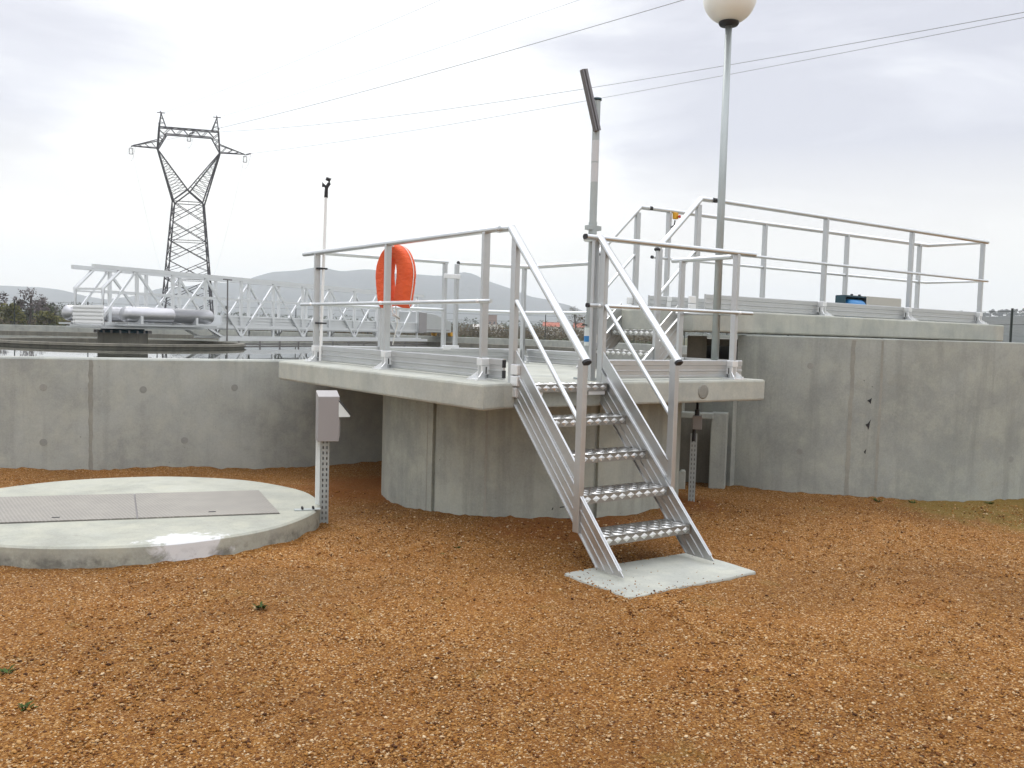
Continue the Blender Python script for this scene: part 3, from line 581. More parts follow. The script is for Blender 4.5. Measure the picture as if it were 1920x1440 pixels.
# ------------------------------------------------------------------ railing kit
def oval(mb, pts, rw=.027, rh=.021): return mb.sweep(pts, rw, rh, 18, power=.8)
def add_post(parent, x, y, z0, z1, along, side, toe=True, foot=True, w_=.056, d_=.034):
    """aluminium post; along = rail direction, side = outward direction"""
    A = V((along[0], along[1], 0)); S = V((side[0], side[1], 0))
    f = MB(); f.box((x, y, (z0 + z1) / 2), (w_, d_, z1 - z0), S, A.cross(V((0, 0, 1))).cross(S) if False else V((0, 0, 1)).cross(S))
    pst = f.build('post', 'alu', parent, .004)
    c = V((x, y, z0))
    if toe:
        f = MB()
        f.box(c - S * .012 + V((0, 0, .132)), (.092, .070, .055), S, V((0, 0, 1)).cross(S)); f.box(c - S * .012 + V((0, 0, .072)), (.076, .060, .064), S, V((0, 0, 1)).cross(S))
        bk = f.build('bracket', 'cast', pst, .005)
        MB().box(c - S * .010 + V((0, 0, .070)), (.010, .0635, .050), S, V((0, 0, 1)).cross(S)).build('slot', 'black', pst)
    if foot:
        f = MB(); T = V((0, 0, 1)).cross(S)
        f.box(c + S * .03 + V((0, 0, .005)), (.13, .15, .010), S, T)
        for sg in (-1, 1): f.prism([(.0, .008), (.085, .008), (.02, .065), (0, .065)], -.004, .004, S + T * (.45 * sg), (0, 0, 1), (T - S * (.45 * sg)).normalized(), c + T * (.022 * sg))
        f.tube(c + S * .075 + T * .05 + V((0, 0, .0)), c + S * .075 + T * .05 + V((0, 0, .024)), .010, 8); f.tube(c + S * .075 - T * .05, c + S * .075 - T * .05 + V((0, 0, .024)), .010, 8)
        f.build('foot', 'cast', pst)
    return pst
def midclip(parent, p, side):
    MB().sphere(V(p) + V((side[0], side[1], 0)) * .03, .017, 10, 6).build('rail_clip', 'cast', parent)
def toe_board(parent, p, q, side, z0, h=.148, mat='alu_plate', name='toe_board'):
    p, q = V((p[0], p[1], 0)), V((q[0], q[1], 0)); S = V((side[0], side[1], 0)); d = (q - p).normalized()
    cr = [(-.010, z0), (.010, z0), (.014, z0 + .006), (.014, z0 + .020), (.008, z0 + .024), (.008, z0 + .052), (.014, z0 + .056), (.014, z0 + .064), (.008, z0 + .068), (.008, z0 + .100), (.014, z0 + .104), (.014, z0 + h - .006), (.010, z0 + h), (-.010, z0 + h)]
    n = len(cr); a_ = [p + S * c[0] + V((0, 0, c[1])) for c in cr]; b_ = [q + S * c[0] + V((0, 0, c[1])) for c in cr]
    return MB().add(a_ + b_, [tuple(range(n)), tuple(reversed(range(n, 2 * n)))] + [(i, n + i, n + (i + 1) % n, (i + 1) % n) for i in range(n)]).build(name, mat, parent)
def endcap(parent, p, d, rw=.0265, rh=.0205, mat='black'):
    p, d = V(p), V(d).normalized(); MB().sweep([p - d * .012, p + d * .006], rw, rh, 18, power=.8).build('end_cap', mat, parent)
def sleeve(parent, p, d, rw=.0285, rh=.0225, l=.022): 
    p, d = V(p), V(d).normalized(); MB().sweep([p - d * l, p + d * l], rw, rh, 18, power=.8).build('joint_sleeve', 'black', parent)

zr, zm = ZS + RH, ZS + MH
# left run
r1 = thing('guard_rail', 'near aluminium railing along the left platform edge, holding the orange lifebuoy', 'railing', (XL, 8.48, ZS))
oval(MB(), [(XL, 8.80, zr), (XL, 5.30, zr)]).build('handrail', 'tube', r1)
MB().tube((XL - .045, 8.76, zm), (XL - .045, 5.33, zm), .0155, 12).build('mid_rail', 'tube', r1)
for y_ in (8.48, 6.985, 5.478): midclip(add_post(r1, XL, y_, ZS, zr - .012, (0, 1), (-1, 0)), (XL - .03, y_, zm), (-1, 0))
toe_board(r1, (XL + .045, 5.27), (XL + .045, 8.50), (-1, 0), ZS + .012)
for z_ in (.05, .125): MB().box((XL + .040, 5.266, ZS + z_), (.030, .006, .055)).build('end_cap', 'black', r1)
# back run with a removable bay
YB = 8.44
r2 = thing('guard_rail', 'far railing along the back platform edge with a clamped double post', 'railing', (5.2, YB, ZS))
oval(MB(), [(XL, YB, zr), (5.13, YB - .04, zr)]).build('handrail', 'tube', r2); oval(MB(), [(5.27, YB - .05, zr), (6.06, YB - .26, zr), (6.10, 7.14, zr)]).build('handrail', 'tube', r2)
MB().tube((XL, YB, zm), (5.12, YB - .04, zm), .0155).build('mid_rail', 'tube', r2); MB().sweep([(5.26, YB - .05, zm), (6.06, YB - .26, zm), (6.10, 7.14, zm)], .0155, .0155, 12).build('mid_rail', 'tube', r2)
for x_, y_ in ((4.35, YB - .02), (5.10, YB - .04), (5.245, YB - .05)): add_post(r2, x_, y_, ZS, zr - .012, (1, 0), (0, 1), toe=False, foot=x_ < 5)
add_post(r2, 6.03, YB - .22, ZS, zr - .012, (1, 0), (0, 1), toe=False)
endcap(r2, (5.262, YB - .05, zr), (-1, 0, 0)); endcap(r2, (5.255, YB - .05, zm), (-1, 0, 0), .017, .017)
for z_ in (ZS + .16, ZS + .93): MB().box((5.172, YB - .075, z_), (.20, .03, .05)).build('clamp', 'cast', r2, .005)
toe_board(r2, (XL + .05, YB + .06), (6.06, YB - .16), (0, -1), ZS + .012); toe_board(r2, (6.12, YB - .2), (6.12, 7.2), (-1, 0), ZS + .012)
MB().box((5.93, YB - .215, ZS + .115), (.15, .022, .10)).build('splice_plate', 'white', r2, .01)
# front run right of the stair
r3 = thing('guard_rail', 'railing along the near platform edge right of the stair', 'railing', (6.07, YF, ZS))
oval(MB(), [(4.385, YF, zr), (6.30, YF, zr)]).build('handrail', 'tube', r3); MB().tube((4.385, YF - .045, zm), (6.25, YF - .045, zm), .0155).build('mid_rail', 'tube', r3)
endcap(r3, (4.385, YF, zr), (-1, 0, 0)); endcap(r3, (4.385, YF - .045, zm), (-1, 0, 0), .017, .017)
midclip(add_post(r3, 6.075, YF, ZS, zr - .012, (1, 0), (0, -1)), (6.075, YF - .03, zm), (0, -1)); midclip(add_post(r3, 4.488, YF, ZS, zr - .012, (1, 0), (0, -1), toe=False, foot=False, w_=.034, d_=.05), (4.50, YF - .03, zm), (0, -1))
toe_board(r3, (4.60, YF + .045), (6.24, YF + .045), (0, -1), ZS + .012)
r3b = thing('guard_rail', 'short railing stub at the right platform end beside the lamp post', 'railing', (6.24, 5.86, ZS))
oval(MB(), [(6.16, 5.34, zr - .02), (6.19, 6.08, zr - .02)]).build('handrail', 'tube', r3b); add_post(r3b, 6.18, 5.95, ZS, zr - .03, (0, 1), (1, 0)); MB().tube((6.23, 5.3, zm), (6.23, 6.05, zm), .0155).build('mid_rail', 'tube', r3b)
toe_board(r3b, (6.23, 5.30), (6.23, 6.02), (1, 0), ZS + .012)
# raised platform rails
zr2, zm2 = ZU + RH, ZU + MH
r4 = thing('guard_rail', 'near railing along the front edge of the raised platform', 'railing', (8.6, 6.18, ZU))
oval(MB(), [(6.84, 6.18, zr2), (12.06, 6.14, zr2)]).build('handrail', 'tube', r4); MB().tube((6.84, 6.135, zm2), (12.03, 6.095, zm2), .0155).build('mid_rail', 'tube', r4)
for x_ in (8.62, 10.32, 12.0): add_post(r4, x_, 6.165, ZU, zr2 - .012, (1, 0), (0, -1))
sleeve(r4, (6.83, 6.18, zr2), (1, 0, 0)); toe_board(r4, (6.80, 6.225), (12.1, 6.20), (0, -1), ZU + .012)
r5 = thing('guard_rail', 'far railing along the back and end of the raised platform', 'railing', (8.6, 7.02, ZU))
oval(MB(), [(6.80, 7.05, zr2), (11.95, 6.90, zr2), (12.03, 6.17, zr2)]).build('handrail', 'tube', r5); MB().sweep([(6.86, 7.05, zm2), (11.95, 6.90, zm2), (12.03, 6.14, zm2)], .0155, .0155, 12).build('mid_rail', 'tube', r5)
for x_ in (7.08, 8.62, 10.17, 11.76): add_post(r5, x_, 7.05 - (x_ - 6.8) * .029, ZU, zr2 - .012, (1, 0), (0, 1))
sleeve(r5, (6.80, 7.05, zr2), (1, 0, 0)); endcap(r5, (6.855, 7.05, zm2), (-1, 0, 0), .017, .017); toe_board(r5, (6.80, 7.02), (12.0, 6.87), (0, -1), ZU + .012); toe_board(r5, (12.08, 6.86), (12.08, 6.25), (1, 0), ZU + .012)

# ------------------------------------------------------------------ stairs
def lozenges(mb, o, U_, W_, Nrm, lu, lw, nu, nw, h=.0035, row_alt=True):
    """raised diamonds on a rectangle (o = corner)"""
    for i in range(nu):
        for j in range(nw):
            if row_alt and (i + j) % 2: pass
            cu, cw = (i + .5) * lu / nu, (j + .5) * lw / nw; a_, b_ = (lu / nu * .46, lw / nw * .40)
            c = o + U_ * cu + W_ * cw
            if (i + j) % 2: a2, b2 = U_ * a_ + W_ * b_, U_ * (-a_ * .45) + W_ * (b_ * .45)
            else: a2, b2 = U_ * a_ - W_ * b_, U_ * (a_ * .45) + W_ * (b_ * .45)
            vs = [c + a2, c + b2, c - a2, c - b2, c + Nrm * h]; 
            nrm = (vs[1] - vs[0]).cross(vs[4] - vs[0])
            fs = [(0, 1, 4), (1, 2, 4), (2, 3, 4), (3, 0, 4)]
            if nrm.dot(Nrm) < 0: fs = [(b2_, a2_, e) for a2_, b2_, e in fs]
            mb.add(vs, fs)
def stair(t, o, U_, W_, width, n, rise, go, foot_u, foot_z, top_u, rail_end, bend, post_u, post_z0, zr_top, zm_top, slab_z, newel_u, newel_z0, toe_plate=True):
    """o = point on the near string at the first nosing (z = 0 level of local heights is world 0)"""
    U_, W_ = V((U_[0], U_[1], 0)), V((W_[0], W_[1], 0)); o = V((o[0], o[1], 0)); m_ = rise / go; Zv = V((0, 0, 1))
    z1 = slab_z - rise * (n - 1)                                   # first tread top
    P3 = lambda u, w_, z: o + U_ * u + W_ * w_ + Zv * z
    for k in range(n):
        u0, z0 = k * go, z1 + k * rise; dep = .235 if k < n - 1 else max(.12, top_u - u0 + .02)
        f = MB(); f.box(P3(u0 + dep / 2, width / 2, z0 - .004), (dep, width - .036, .006), U_, W_, Zv if U_.cross(W_).z > 0 else -Zv)
        f.box(P3(u0 + .003, width / 2, z0 - .031), (.006, width - .036, .052), U_, W_, Zv if U_.cross(W_).z > 0 else -Zv)
        f.box(P3(u0 + dep - .003, width / 2, z0 - .022), (.006, width - .036, .036), U_, W_, Zv if U_.cross(W_).z > 0 else -Zv)
        f.cur = 1; nw = 14; lozenges(f, P3(.004 + u0, .02, z0 - .001), U_, W_, Zv, dep - .01, width - .04, 4 if dep > .2 else 2, nw, .006)
        # saw-tooth nosing: bright triangles on the front lip
        nt_ = 10
        for j in range(nt_):
            wc = .02 + (j + .5) * (width - .04) / nt_; hw = (width - .04) / nt_ * .44
            c = P3(u0, wc, z0 - .028); vs = [c - W_ * hw, c - Zv * .022, c + W_ * hw, c + Zv * .020, c - U_ * .006]
            fs = [(0, 1, 4), (1, 2, 4), (2, 3, 4), (3, 0, 4)]
            if (vs[1] - vs[0]).cross(vs[4] - vs[0]).dot(-U_) < 0: fs = [(b2, a2, e) for a2, b2, e in fs]
            f.add(vs, fs)
        f.build('tread', ['tread', 'lozenge'], t)
    nz = lambda u: z1 + m_ * u + .012                               # nosing line
    for sgn, wpos in ((-1, 0.0), (1, width)):
        out = W_ * sgn; base = o + W_ * wpos; Zn = out
        f = MB(); top = top_u
        uf = foot_u; poly = [(uf, foot_z), (uf + .235 / m_, foot_z), (top, nz(top) - .25), (top, nz(top)), (uf + .004, nz(uf + .004) if nz(uf) > foot_z else foot_z + .01)]
        f.prism(poly, -.004, .004, U_, Zv, Zn, base)
        def strip(dz, h_, e=.012, ua=None, ub=None):
            a_ = uf + .03 if ua is None else ua; b_ = top if ub is None else ub
            a_ = max(a_, (foot_z - z1 - .012 - dz) / m_ + .01)
            f.prism([(a_, nz(a_) + dz), (b_, nz(b_) + dz), (b_, nz(b_) + dz - h_), (a_, nz(a_) + dz - h_)], -.004 - e, .004 + e, U_, Zv, Zn, base)
        strip(-.0, .008, .010); strip(-.239, .008, .010); strip(-.085, .006, .005); strip(-.165, .006, .005)
        f.build('stringer', 'alu_plate', t)
        if toe_plate:
            f = MB(); a_ = post_u + .01; b_ = top
            zb = nz(b_) + .135; up = lambda u: nz(u) + .140
            ud = (zb - .140 - z1 - .012) / m_
            f.prism([(a_, nz(a_) + .016), (b_, nz(b_) + .016), (b_, zb), (b_ - .09, up(b_ - .09)), (a_, up(a_))], -.003, .003, U_, Zv, Zn, base + out * .004)
            for dz in (.134, .022): f.prism([(a_, nz(a_) + dz), (b_ - .09, nz(b_ - .09) + dz), (b_ - .09, nz(b_ - .09) + dz + .008), (a_, nz(a_) + dz + .008)], -.008, .008, U_, Zv, Zn, base + out * .004)
            f.build('toe_plate', 'alu_plate', t)
        wr = wpos + (.022 if sgn > 0 else -.002)
        f = MB(); oval(f, [P3(bend + .16, wr, zr_top), P3(bend, wr, zr_top), P3(rail_end[0], wr, rail_end[1])], .030, .023); f.build('handrail', 'tube', t)
        dd = (P3(rail_end[0], wr, rail_end[1]) - P3(bend, wr, zr_top)).normalized(); endcap(t, P3(rail_end[0], wr, rail_end[1]), dd, .0303, .0233)
        zslope = (zr_top - rail_end[1]) / (bend - rail_end[0])
        pz = zr_top - zslope * (bend - post_u) - .02
        f = MB(); f.box(P3(post_u, wr, (post_z0 + pz) / 2), (.058, .040, pz - post_z0), U_, W_, Zv if U_.cross(W_).z > 0 else -Zv); pst = f.build('post', 'alu', t, .004)
        f = MB(); f.box(P3(newel_u, wr, (newel_z0 + zr_top - .05) / 2), (.058, .040, zr_top - newel_z0 - .07), U_, W_, Zv if U_.cross(W_).z > 0 else -Zv); nw_ = f.build('newel', 'alu', t, .004)
        f = MB(); 
        for dz, s_ in ((.10, .085), (.02, .085), (-.06, .06)):
            f.box(P3(newel_u - .052, wr + sgn * .012, slab_z + dz), (.085, .030, .072), U_, W_, Zv if U_.cross(W_).z > 0 else -Zv) if s_ > .07 else f.box(P3(newel_u - .045, wr + sgn * .010, slab_z + dz), (.06, .026, .07), U_, W_, Zv if U_.cross(W_).z > 0 else -Zv)
        f.build('bracket', 'cast', nw_, .006)
        mz = zm_top - zslope * (bend - post_u - .03) * .92
        MB().tube(P3(newel_u - .03, wr + sgn * .004, zm_top), P3(post_u + .02, wr + sgn * .004, mz), .0155, 12).build('mid_rail', 'tube', t)
st1 = thing('metal_stair', 'near aluminium stair with five checker plate treads rising from the gravel', 'stair', (4.1, 4.0, .03))
stair(st1, (3.695, 4.146), (0, 1), (1, 0), .795, 5, .223, .218, -.205, .035, .955, (.195, 1.312), 1.054, .235, .225, zr, zm, ZS - .006, .995, .965)
for x_ in (3.80, 4.38): MB().box((x_, 5.06, 1.07), (.16, .07, .05)).build('hanger_bracket', 'cast', st1, .006)
st2 = thing('metal_stair', 'short far stair with three treads climbing to the raised platform', 'stair', (6.2, 6.6, ZS))
stair(st2, (6.06, 6.20), (1, 0), (0, 1), .83, 3, .2065, .226, -.225, ZS + .005, .370, (.03, 2.30), .60, .06, ZS + .005, zr2, zm2, ZU - .006, .57, 1.60)
for y_ in (6.2, 7.03):
    f = MB(); f.box((6.03, y_ - .035 if y_ < 6.5 else y_ + .035, ZS + .06), (.07, .03, .12)); f.box((6.10, y_ - .03 if y_ < 6.5 else y_ + .03, ZS + .06), (.05, .03, .12)); f.build('foot', 'cast', st2, .008)
for y_ in (6.42, 6.72): MB().box((6.46, y_, 1.67), (.04, .17, .085)).build('hanger_bracket', 'cast', st2, .006)
# pad under the stair
pd = MB(); pd.prism([(3.505, 4.275), (3.485, 4.1), (3.50, 3.9), (3.49, 3.70), (3.56, 3.672), (3.9, 3.685), (4.3, 3.675), (4.61, 3.69), (4.625, 3.95), (4.61, 4.262), (4.3, 4.27), (3.9, 4.285)], -.10, .014)
tag(pd.build('concrete_pad', 'slab', None, .012), 'thin pale concrete pad under the foot of the near stair', 'pad')

# ------------------------------------------------------------------ round cover with hatches
cv = thing('round_cover', 'low round concrete cover lying in the gravel at the left', 'cover', (CC.x, CC.y, 0))
n_ = 96; f = MB(); ex = 1.04
vs = []
for r_, z_ in ((1.0, -.2), (1.0, .118), (.988, .130), (0.001, .130)):
    for j in range(n_):
        t = 2 * PI * j / n_; wob = 1 + .004 * math.sin(5 * t) + .003 * math.sin(11 * t + 1)
        ca, sa = math.cos(t) * r_ * wob, math.sin(t) * r_ * wob
        vs.append((CC.x + (R0.x * ca * 1.03 + C0.x * sa * .97) * CR, CC.y + (R0.y * ca * 1.03 + C0.y * sa * .97) * CR, z_))
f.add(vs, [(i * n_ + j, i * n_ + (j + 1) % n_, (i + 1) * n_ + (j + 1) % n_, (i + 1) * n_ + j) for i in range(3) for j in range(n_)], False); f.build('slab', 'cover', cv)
hA, hB, hC, hD = V((.83, 7.735)), V((2.611, 7.142)), V((2.425, 6.217)), V((.725, 6.762)); m1, m2 = V((1.713, 7.43)), V((1.518, 6.495))
d1 = (hB - m1).normalized(); hA = m1 - d1 * 1.0; hD = m2 - d1 * 1.0
for a_, b_, c_, d_ in ((hA, m1 - d1 * .006, m2 - d1 * .006, hD), (m1 + d1 * .006, hB, hC, m2 + d1 * .006)):
    MB().prism([tuple(a_), tuple(b_), tuple(c_), tuple(d_)], .131, .140).build('hatch', 'hatch', cv)
MB().prism([tuple(hA - V((.006, -.005))), tuple(hB + V((.005, .005))), tuple(hC + V((.006, -.005))), tuple(hD - V((.006, .005)))], .1305, .134).build('hatch_frame', 'darkzinc', cv)
for px_, py_ in ((1.05, 6.75), (2.02, 6.46)): MB().box((px_, py_, .141), (.05, .018, .004), (d1.x, d1.y, 0), (-d1.y, d1.x, 0)).build('lift_slot', 'black', cv)

# ------------------------------------------------------------------ boxes on slotted posts
def slotted(mb, o, W_, D_, z0, z1, w_=.062, pitch=.042, t=.003):
    nh = int((z1 - z0) / pitch)
    for u in (-w_ / 2 + .006, 0, w_ / 2 - .006): mb.box(o + W_ * u + V((0, 0, (z0 + z1) / 2)), (.012 if u else .018, t, z1 - z0), W_, D_)
    for k in range(nh + 1):
        for u in (-.25, .25): mb.box(o + W_ * (u * w_) + V((0, 0, z0 + pitch * k + pitch * .22)), (w_ * .5, t * .9, pitch * .46), W_, D_)
    for sg in (-1, 1): mb.box(o + W_ * (sg * w_ / 2) + D_ * .02 + V((0, 0, (z0 + z1) / 2)), (t, .04, z1 - z0), W_, D_)
    return mb
vw = V((2.87, 6.37)).normalized(); D_ = V((vw.x, vw.y, 0)); W_ = V((vw.y, -vw.x, 0))
cb = thing('control_box', 'grey control box with a hooded display, on a slotted post by the round cover', 'control box', (2.84, 6.42, 0))
o_ = V((2.855, 6.40, 0)); slotted(MB(), o_, W_, D_, -.05, .66).build('slotted_post', 'zinc', cb)
f = MB(); f.box(o_ + D_ * .045 + V((0, 0, .3)), (.05, .004, .74), W_, D_); f.build('post_back', 'darkzinc', cb)
f = MB(); f.box(o_ - W_ * .052 + D_ * .03 + V((0, 0, .47)), (.036, .05, .72), W_, D_); f.build('cable_duct', 'pvc', cb, .004)
bx = o_ + W_ * .015 - D_ * .03
th_ = rad(9); Wb = W_ * math.cos(th_) + D_ * math.sin(th_); Db = D_ * math.cos(th_) - W_ * math.sin(th_)
f = MB(); f.prism([(-.06, .625), (.07, .625), (.07, 1.005), (-.06, .965)], -.080, .080, Db, (0, 0, 1), Wb, bx); hs = f.build('housing', 'boxgrey', cb, .004)
f = MB(); f.prism([(.0, .09), (.0, -.03), (.085, -.028), (.085, -.016)], -.05, .05, W_, (0, 0, 1), D_, bx + W_ * .082 + V((0, 0, .84))); f.build('display_hood', 'pvc', cb)
f = MB(); f.prism([(.0, .096), (.088, -.012), (.086, -.020), (0, .086)], -.053, .053, W_, (0, 0, 1), D_, bx + W_ * .082 + V((0, 0, .842))); f.build('display_edge', 'black', cb)
f = MB(); f.box(bx + W_ * .088 + V((0, 0, .72)), (.014, .07, .13), W_, D_); f.build('side_plate', 'boxgrey', cb, .003)
f = MB(); f.box(V((2.63, 6.24, .134)) + V((.03, .02, 0)), (.19, .06, .006), (.9, -.25, 0), (.25, .9, 0)); f.build('foot_plate', 'zinc', cb)
for a_, b_ in ((-.04, -.015), (-.04, .018), (.045, -.015), (.045, .018)): MB().tube((2.66 + a_ * .9 + b_ * .25, 6.26 - a_ * .25 + b_ * .9, .134), (2.66 + a_ * .9 + b_ * .25, 6.26 - a_ * .25 + b_ * .9, .154), .008, 8).build('bolt', 'black', cb)
jb = thing('junction_box', 'small grey junction box on a slotted post under the platform by the stair', 'junction box', (6.16, 5.72, 0))
vw = V((6.16, 5.72)).normalized(); D2 = V((vw.x, vw.y, 0)); W2 = V((vw.y, -vw.x, 0)); o_ = V((6.155, 5.70, 0))
slotted(MB(), o_, W2, D2, -.08, .60, w_=.058).build('slotted_post', 'zinc', jb); MB().box(o_ + D2 * .04 + V((0, 0, .26)), (.05, .004, .68), W2, D2).build('post_back', 'darkzinc', jb)
MB().box(o_ + W2 * .025 - D2 * .03 + V((0, 0, .715)), (.085, .07, .125), W2, D2).build('housing', 'boxgrey', jb, .006)
f = MB(); f.tube(o_ + W2 * .02 - D2 * .03 + V((0, 0, .778)), o_ + W2 * .02 - D2 * .03 + V((0, 0, .83)), .022, 12); f.sweep([o_ + W2 * .02 - D2 * .03 + V((0, 0, .83)), o_ + W2 * .02 + V((0, 0, .88)), o_ + D2 * .1 + V((0, 0, .93))], .012, .012, 8); f.build('cable_gland', 'black', jb); MB().tube(o_ - D2 * .02 + V((0, 0, .66)), o_ - D2 * .02 + V((0, 0, .54)), .016, 8).build('cable', 'black', jb)
# chamber in the recess beside the tall tank
pt = thing('valve_chamber', 'concrete valve chamber with a shade-dark panel, pillar and lintel beside the tall tank', 'chamber', (7.0, 6.3, 0))
MB().box((6.985, 6.13, .30), (.16, .16, .88), (.8, .6, 0), (-.6, .8, 0)).build('pillar', 'wall2', pt, .01)  # darker concrete on pillar and lintel paints in shade under the slab
MB().box((6.62, 6.46, .705), (.14, .85, .06), (.75, .66, 0), (-.66, .75, 0)).build('lintel', 'wall2', pt, .01)
MB().box((6.86, 6.62, .30), (1.0, .06, .78), (-.66, .75, 0), (-.75, -.66, 0)).build('shade_panel', 'wet_shade', pt)  # dark panel painted as the shade inside the opening
wd = MB(); wd.prism([(0, -.3), (.26, -.3), (.26, .16), (.22, .16), (0, -.08)], -.06, .06, (.72, -.69, 0), (0, 0, 1), (.69, .72, 0), (6.45, 6.42, .0)); tag(wd.build('concrete_wedge', 'wall', None, .008), 'small sloping concrete block on the gravel behind the slotted post', 'block')

# ------------------------------------------------------------------ lamp, davit, hook, lifebuoy
lx, ly = 6.225, 5.55
lp = thing('globe_lamp', 'tall galvanised lamp post with a milky glass globe beside the platform end', 'lamp post', (lx, ly, ZS))
MB().lathe((lx, ly, 0), [(.001, ZS), (.0345, ZS), (.0335, ZS + 1.5), (.0295, 4.24), (.001, 4.24)], 24).build('pole', 'zinc', lp)
MB().lathe((lx, ly, 0), [(.001, 4.225), (.078, 4.235), (.088, 4.25), (.088, 4.275), (.07, 4.285), (.001, 4.285)], 28).build('collar', 'black', lp)
MB().sphere((lx, ly, 4.255 + .225), .233, 40, 26).build('globe', 'globe', lp)
MB().lathe((lx, ly, 0), [(.001, ZS + .012), (.10, ZS + .012), (.10, ZS), (.001, ZS)], 20).build('base_plate', 'zinc', lp)
dx_, dy_ = 4.572, 5.36
dv_ = thing('davit_post', 'slim steel davit post with a leaning black-edged jib above the stair', 'davit', (dx_, dy_, ZS))
f = MB(); f.tube((dx_, dy_, ZS), (dx_, dy_, ZS + .50), .036, 20); f.tube((dx_, dy_, ZS + .50), (dx_, dy_, 3.27), .0285, 20); f.build('mast', 'zinc', dv_)
MB().lathe((dx_, dy_, 0), [(.001, 3.27), (.036, 3.272), (.036, 3.288), (.001, 3.292)], 20).build('mast_cap', 'teal', dv_)
f = MB(); jt = V((dx_ - .125, dy_ + .02, 3.485)); jb_ = V((dx_ - .018, dy_ - .035, 3.035)); f.bar(jb_, jt, .05, .036, (0, 1, 0)); f.bar(jb_ + V((.0, -.02, 0)), jt + V((0, -.02, 0)), .012, .010, (0, 1, 0)); f.build('jib', 'darkzinc', dv_)
f = MB(); f.prism([(-.06, 3.28), (.0, 3.25), (.02, 3.16), (.01, 3.0), (-.01, 3.0)], -.004, .004, (1, 0, 0), (0, 0, 1), (0, -1, 0), (dx_, dy_ - .012, 0)); f.build('gusset', 'zinc', dv_)
MB().tube((dx_, dy_, 2.655), (dx_, dy_, 2.80), .0295, 20).build('tape', 'tape', dv_); MB().tube((dx_, dy_, 2.81), (dx_, dy_, 2.97), .0295, 20).build('tape', 'tape', dv_)
f = MB(); f.box((dx_, dy_ - .004, 2.305), (.125, .05, .034)); f.tube((dx_, dy_, 2.26), (dx_, dy_, 2.35), .033, 18); f.build('clamp_flange', 'zinc', dv_)
f = MB(); f.tube((dx_, dy_, 1.40), (dx_, dy_, 1.54), .0385, 20); f.build('base_label', 'pvc', dv_); MB().tube((dx_, dy_, 1.43), (dx_, dy_, 1.475), .0395, 20).build('blue_band', 'bluep', dv_)
f = MB(); f.tube((dx_ - .09, dy_ - .03, 1.562), (dx_ + .06, dy_ + .03, 1.552), .005, 8); f.build('locking_pin', 'black', dv_)
MB().box((dx_ + .055, dy_, 1.455), (.03, .04, .07)).build('hand_grip', 'white', dv_, .008)
f = MB(); f.box((dx_, dy_, ZS + .008), (.16, .16, .014)); f.build('base_plate', 'zinc', dv_)
hx, hy = 3.715, 8.43
hk = thing('boat_hook', 'thin upright boat hook pole strapped to the far left rail post', 'boat hook', (hx, hy, ZS))
MB().tube((hx - .02, hy, ZS + .01), (hx + .012, hy, 2.77), .0155, 12, .0135).build('pole', 'white', hk)
f = MB(); f.sweep([(hx + .012, hy, 2.76), (hx + .016, hy, 2.86), (hx + .04, hy - .01, 2.90), (hx + .045, hy - .01, 2.935), (hx + .01, hy, 2.945)], .02, .017, 10); f.build('hook', 'black', hk)
f = MB(); f.sweep([(hx + .012, hy, 2.86), (hx - .02, hy + .0, 2.885), (hx - .02, hy, 2.86)], .012, .012, 8); f.build('spur', 'black', hk)
for z_ in (2.06, 1.52): MB().box((hx - .015, hy + .01, z_), (.10, .05, .016)).build('strap', 'rubber', hk)
# lifebuoy: horseshoe with squared edges hanging on the rail
lb = thing('lifebuoy', 'orange horseshoe lifebuoy hanging inside the left railing', 'lifebuoy', (3.77, 6.95, 1.66))
cx_, cy_, cz_ = 3.772, 6.885, 1.945
LX = V((math.cos(rad(14)), math.sin(rad(14)), 0)); LY = V((-LX.y, LX.x, 0)); LC = V((cx_ + .02, cy_ + .19, cz_ - .008))
leg_ = [(.137 - .047 * ((.02 - z_) / .275) ** 1.4, z_) for z_ in np.linspace(-.255, .0, 13)]
yz = [(-a_, b_) for a_, b_ in leg_] + [(-.137 * math.cos(t), .02 + .205 * math.sin(t)) for t in np.linspace(0, PI, 21)] + leg_[::-1]
path = [LC + LY * a_ + V((0, 0, b_)) for a_, b_ in yz]
def horseshoe(hw, ht, extra=0.0):
    f = MB(); k = len(path); n = 20; rings = []
    for i, q in enumerate(path):
        a_ = path[max(0, i - 1)]; b_ = path[min(k - 1, i + 1)]; d = (b_ - a_).normalized(); X_ = LX; Rr = d.cross(X_).normalized()
        e = min(1.0, .80 + .20 * min(i, k - 1 - i) / 2); wr = (1 + .02 * math.sin(i * 2.1)) * (1 - .24 * max(0, q.z - LC.z - .06) / .165)
        ring = []
        for j in range(n):
            t = 2 * PI * j / n; c_, s_ = math.cos(t), math.sin(t); c_ = math.copysign(abs(c_) ** .45, c_); s_ = math.copysign(abs(s_) ** .55, s_)
            ring.append(q + X_ * (c_ * hw * e) + Rr * (s_ * ht * e * wr))
        rings.append(ring)
    vs = [p_ for r in rings for p_ in r]; f.add(vs, [(i * n + j, i * n + (j + 1) % n, (i + 1) * n + (j + 1) % n, (i + 1) * n + j) for i in range(k - 1) for j in range(n)], True)
    f.add(rings[0], [tuple(range(n))]); f.add(rings[-1], [tuple(reversed(range(n)))]); return f, rings
f, rings = horseshoe(.064, .078); body = f.build('float', 'orange', lb)
f = MB()
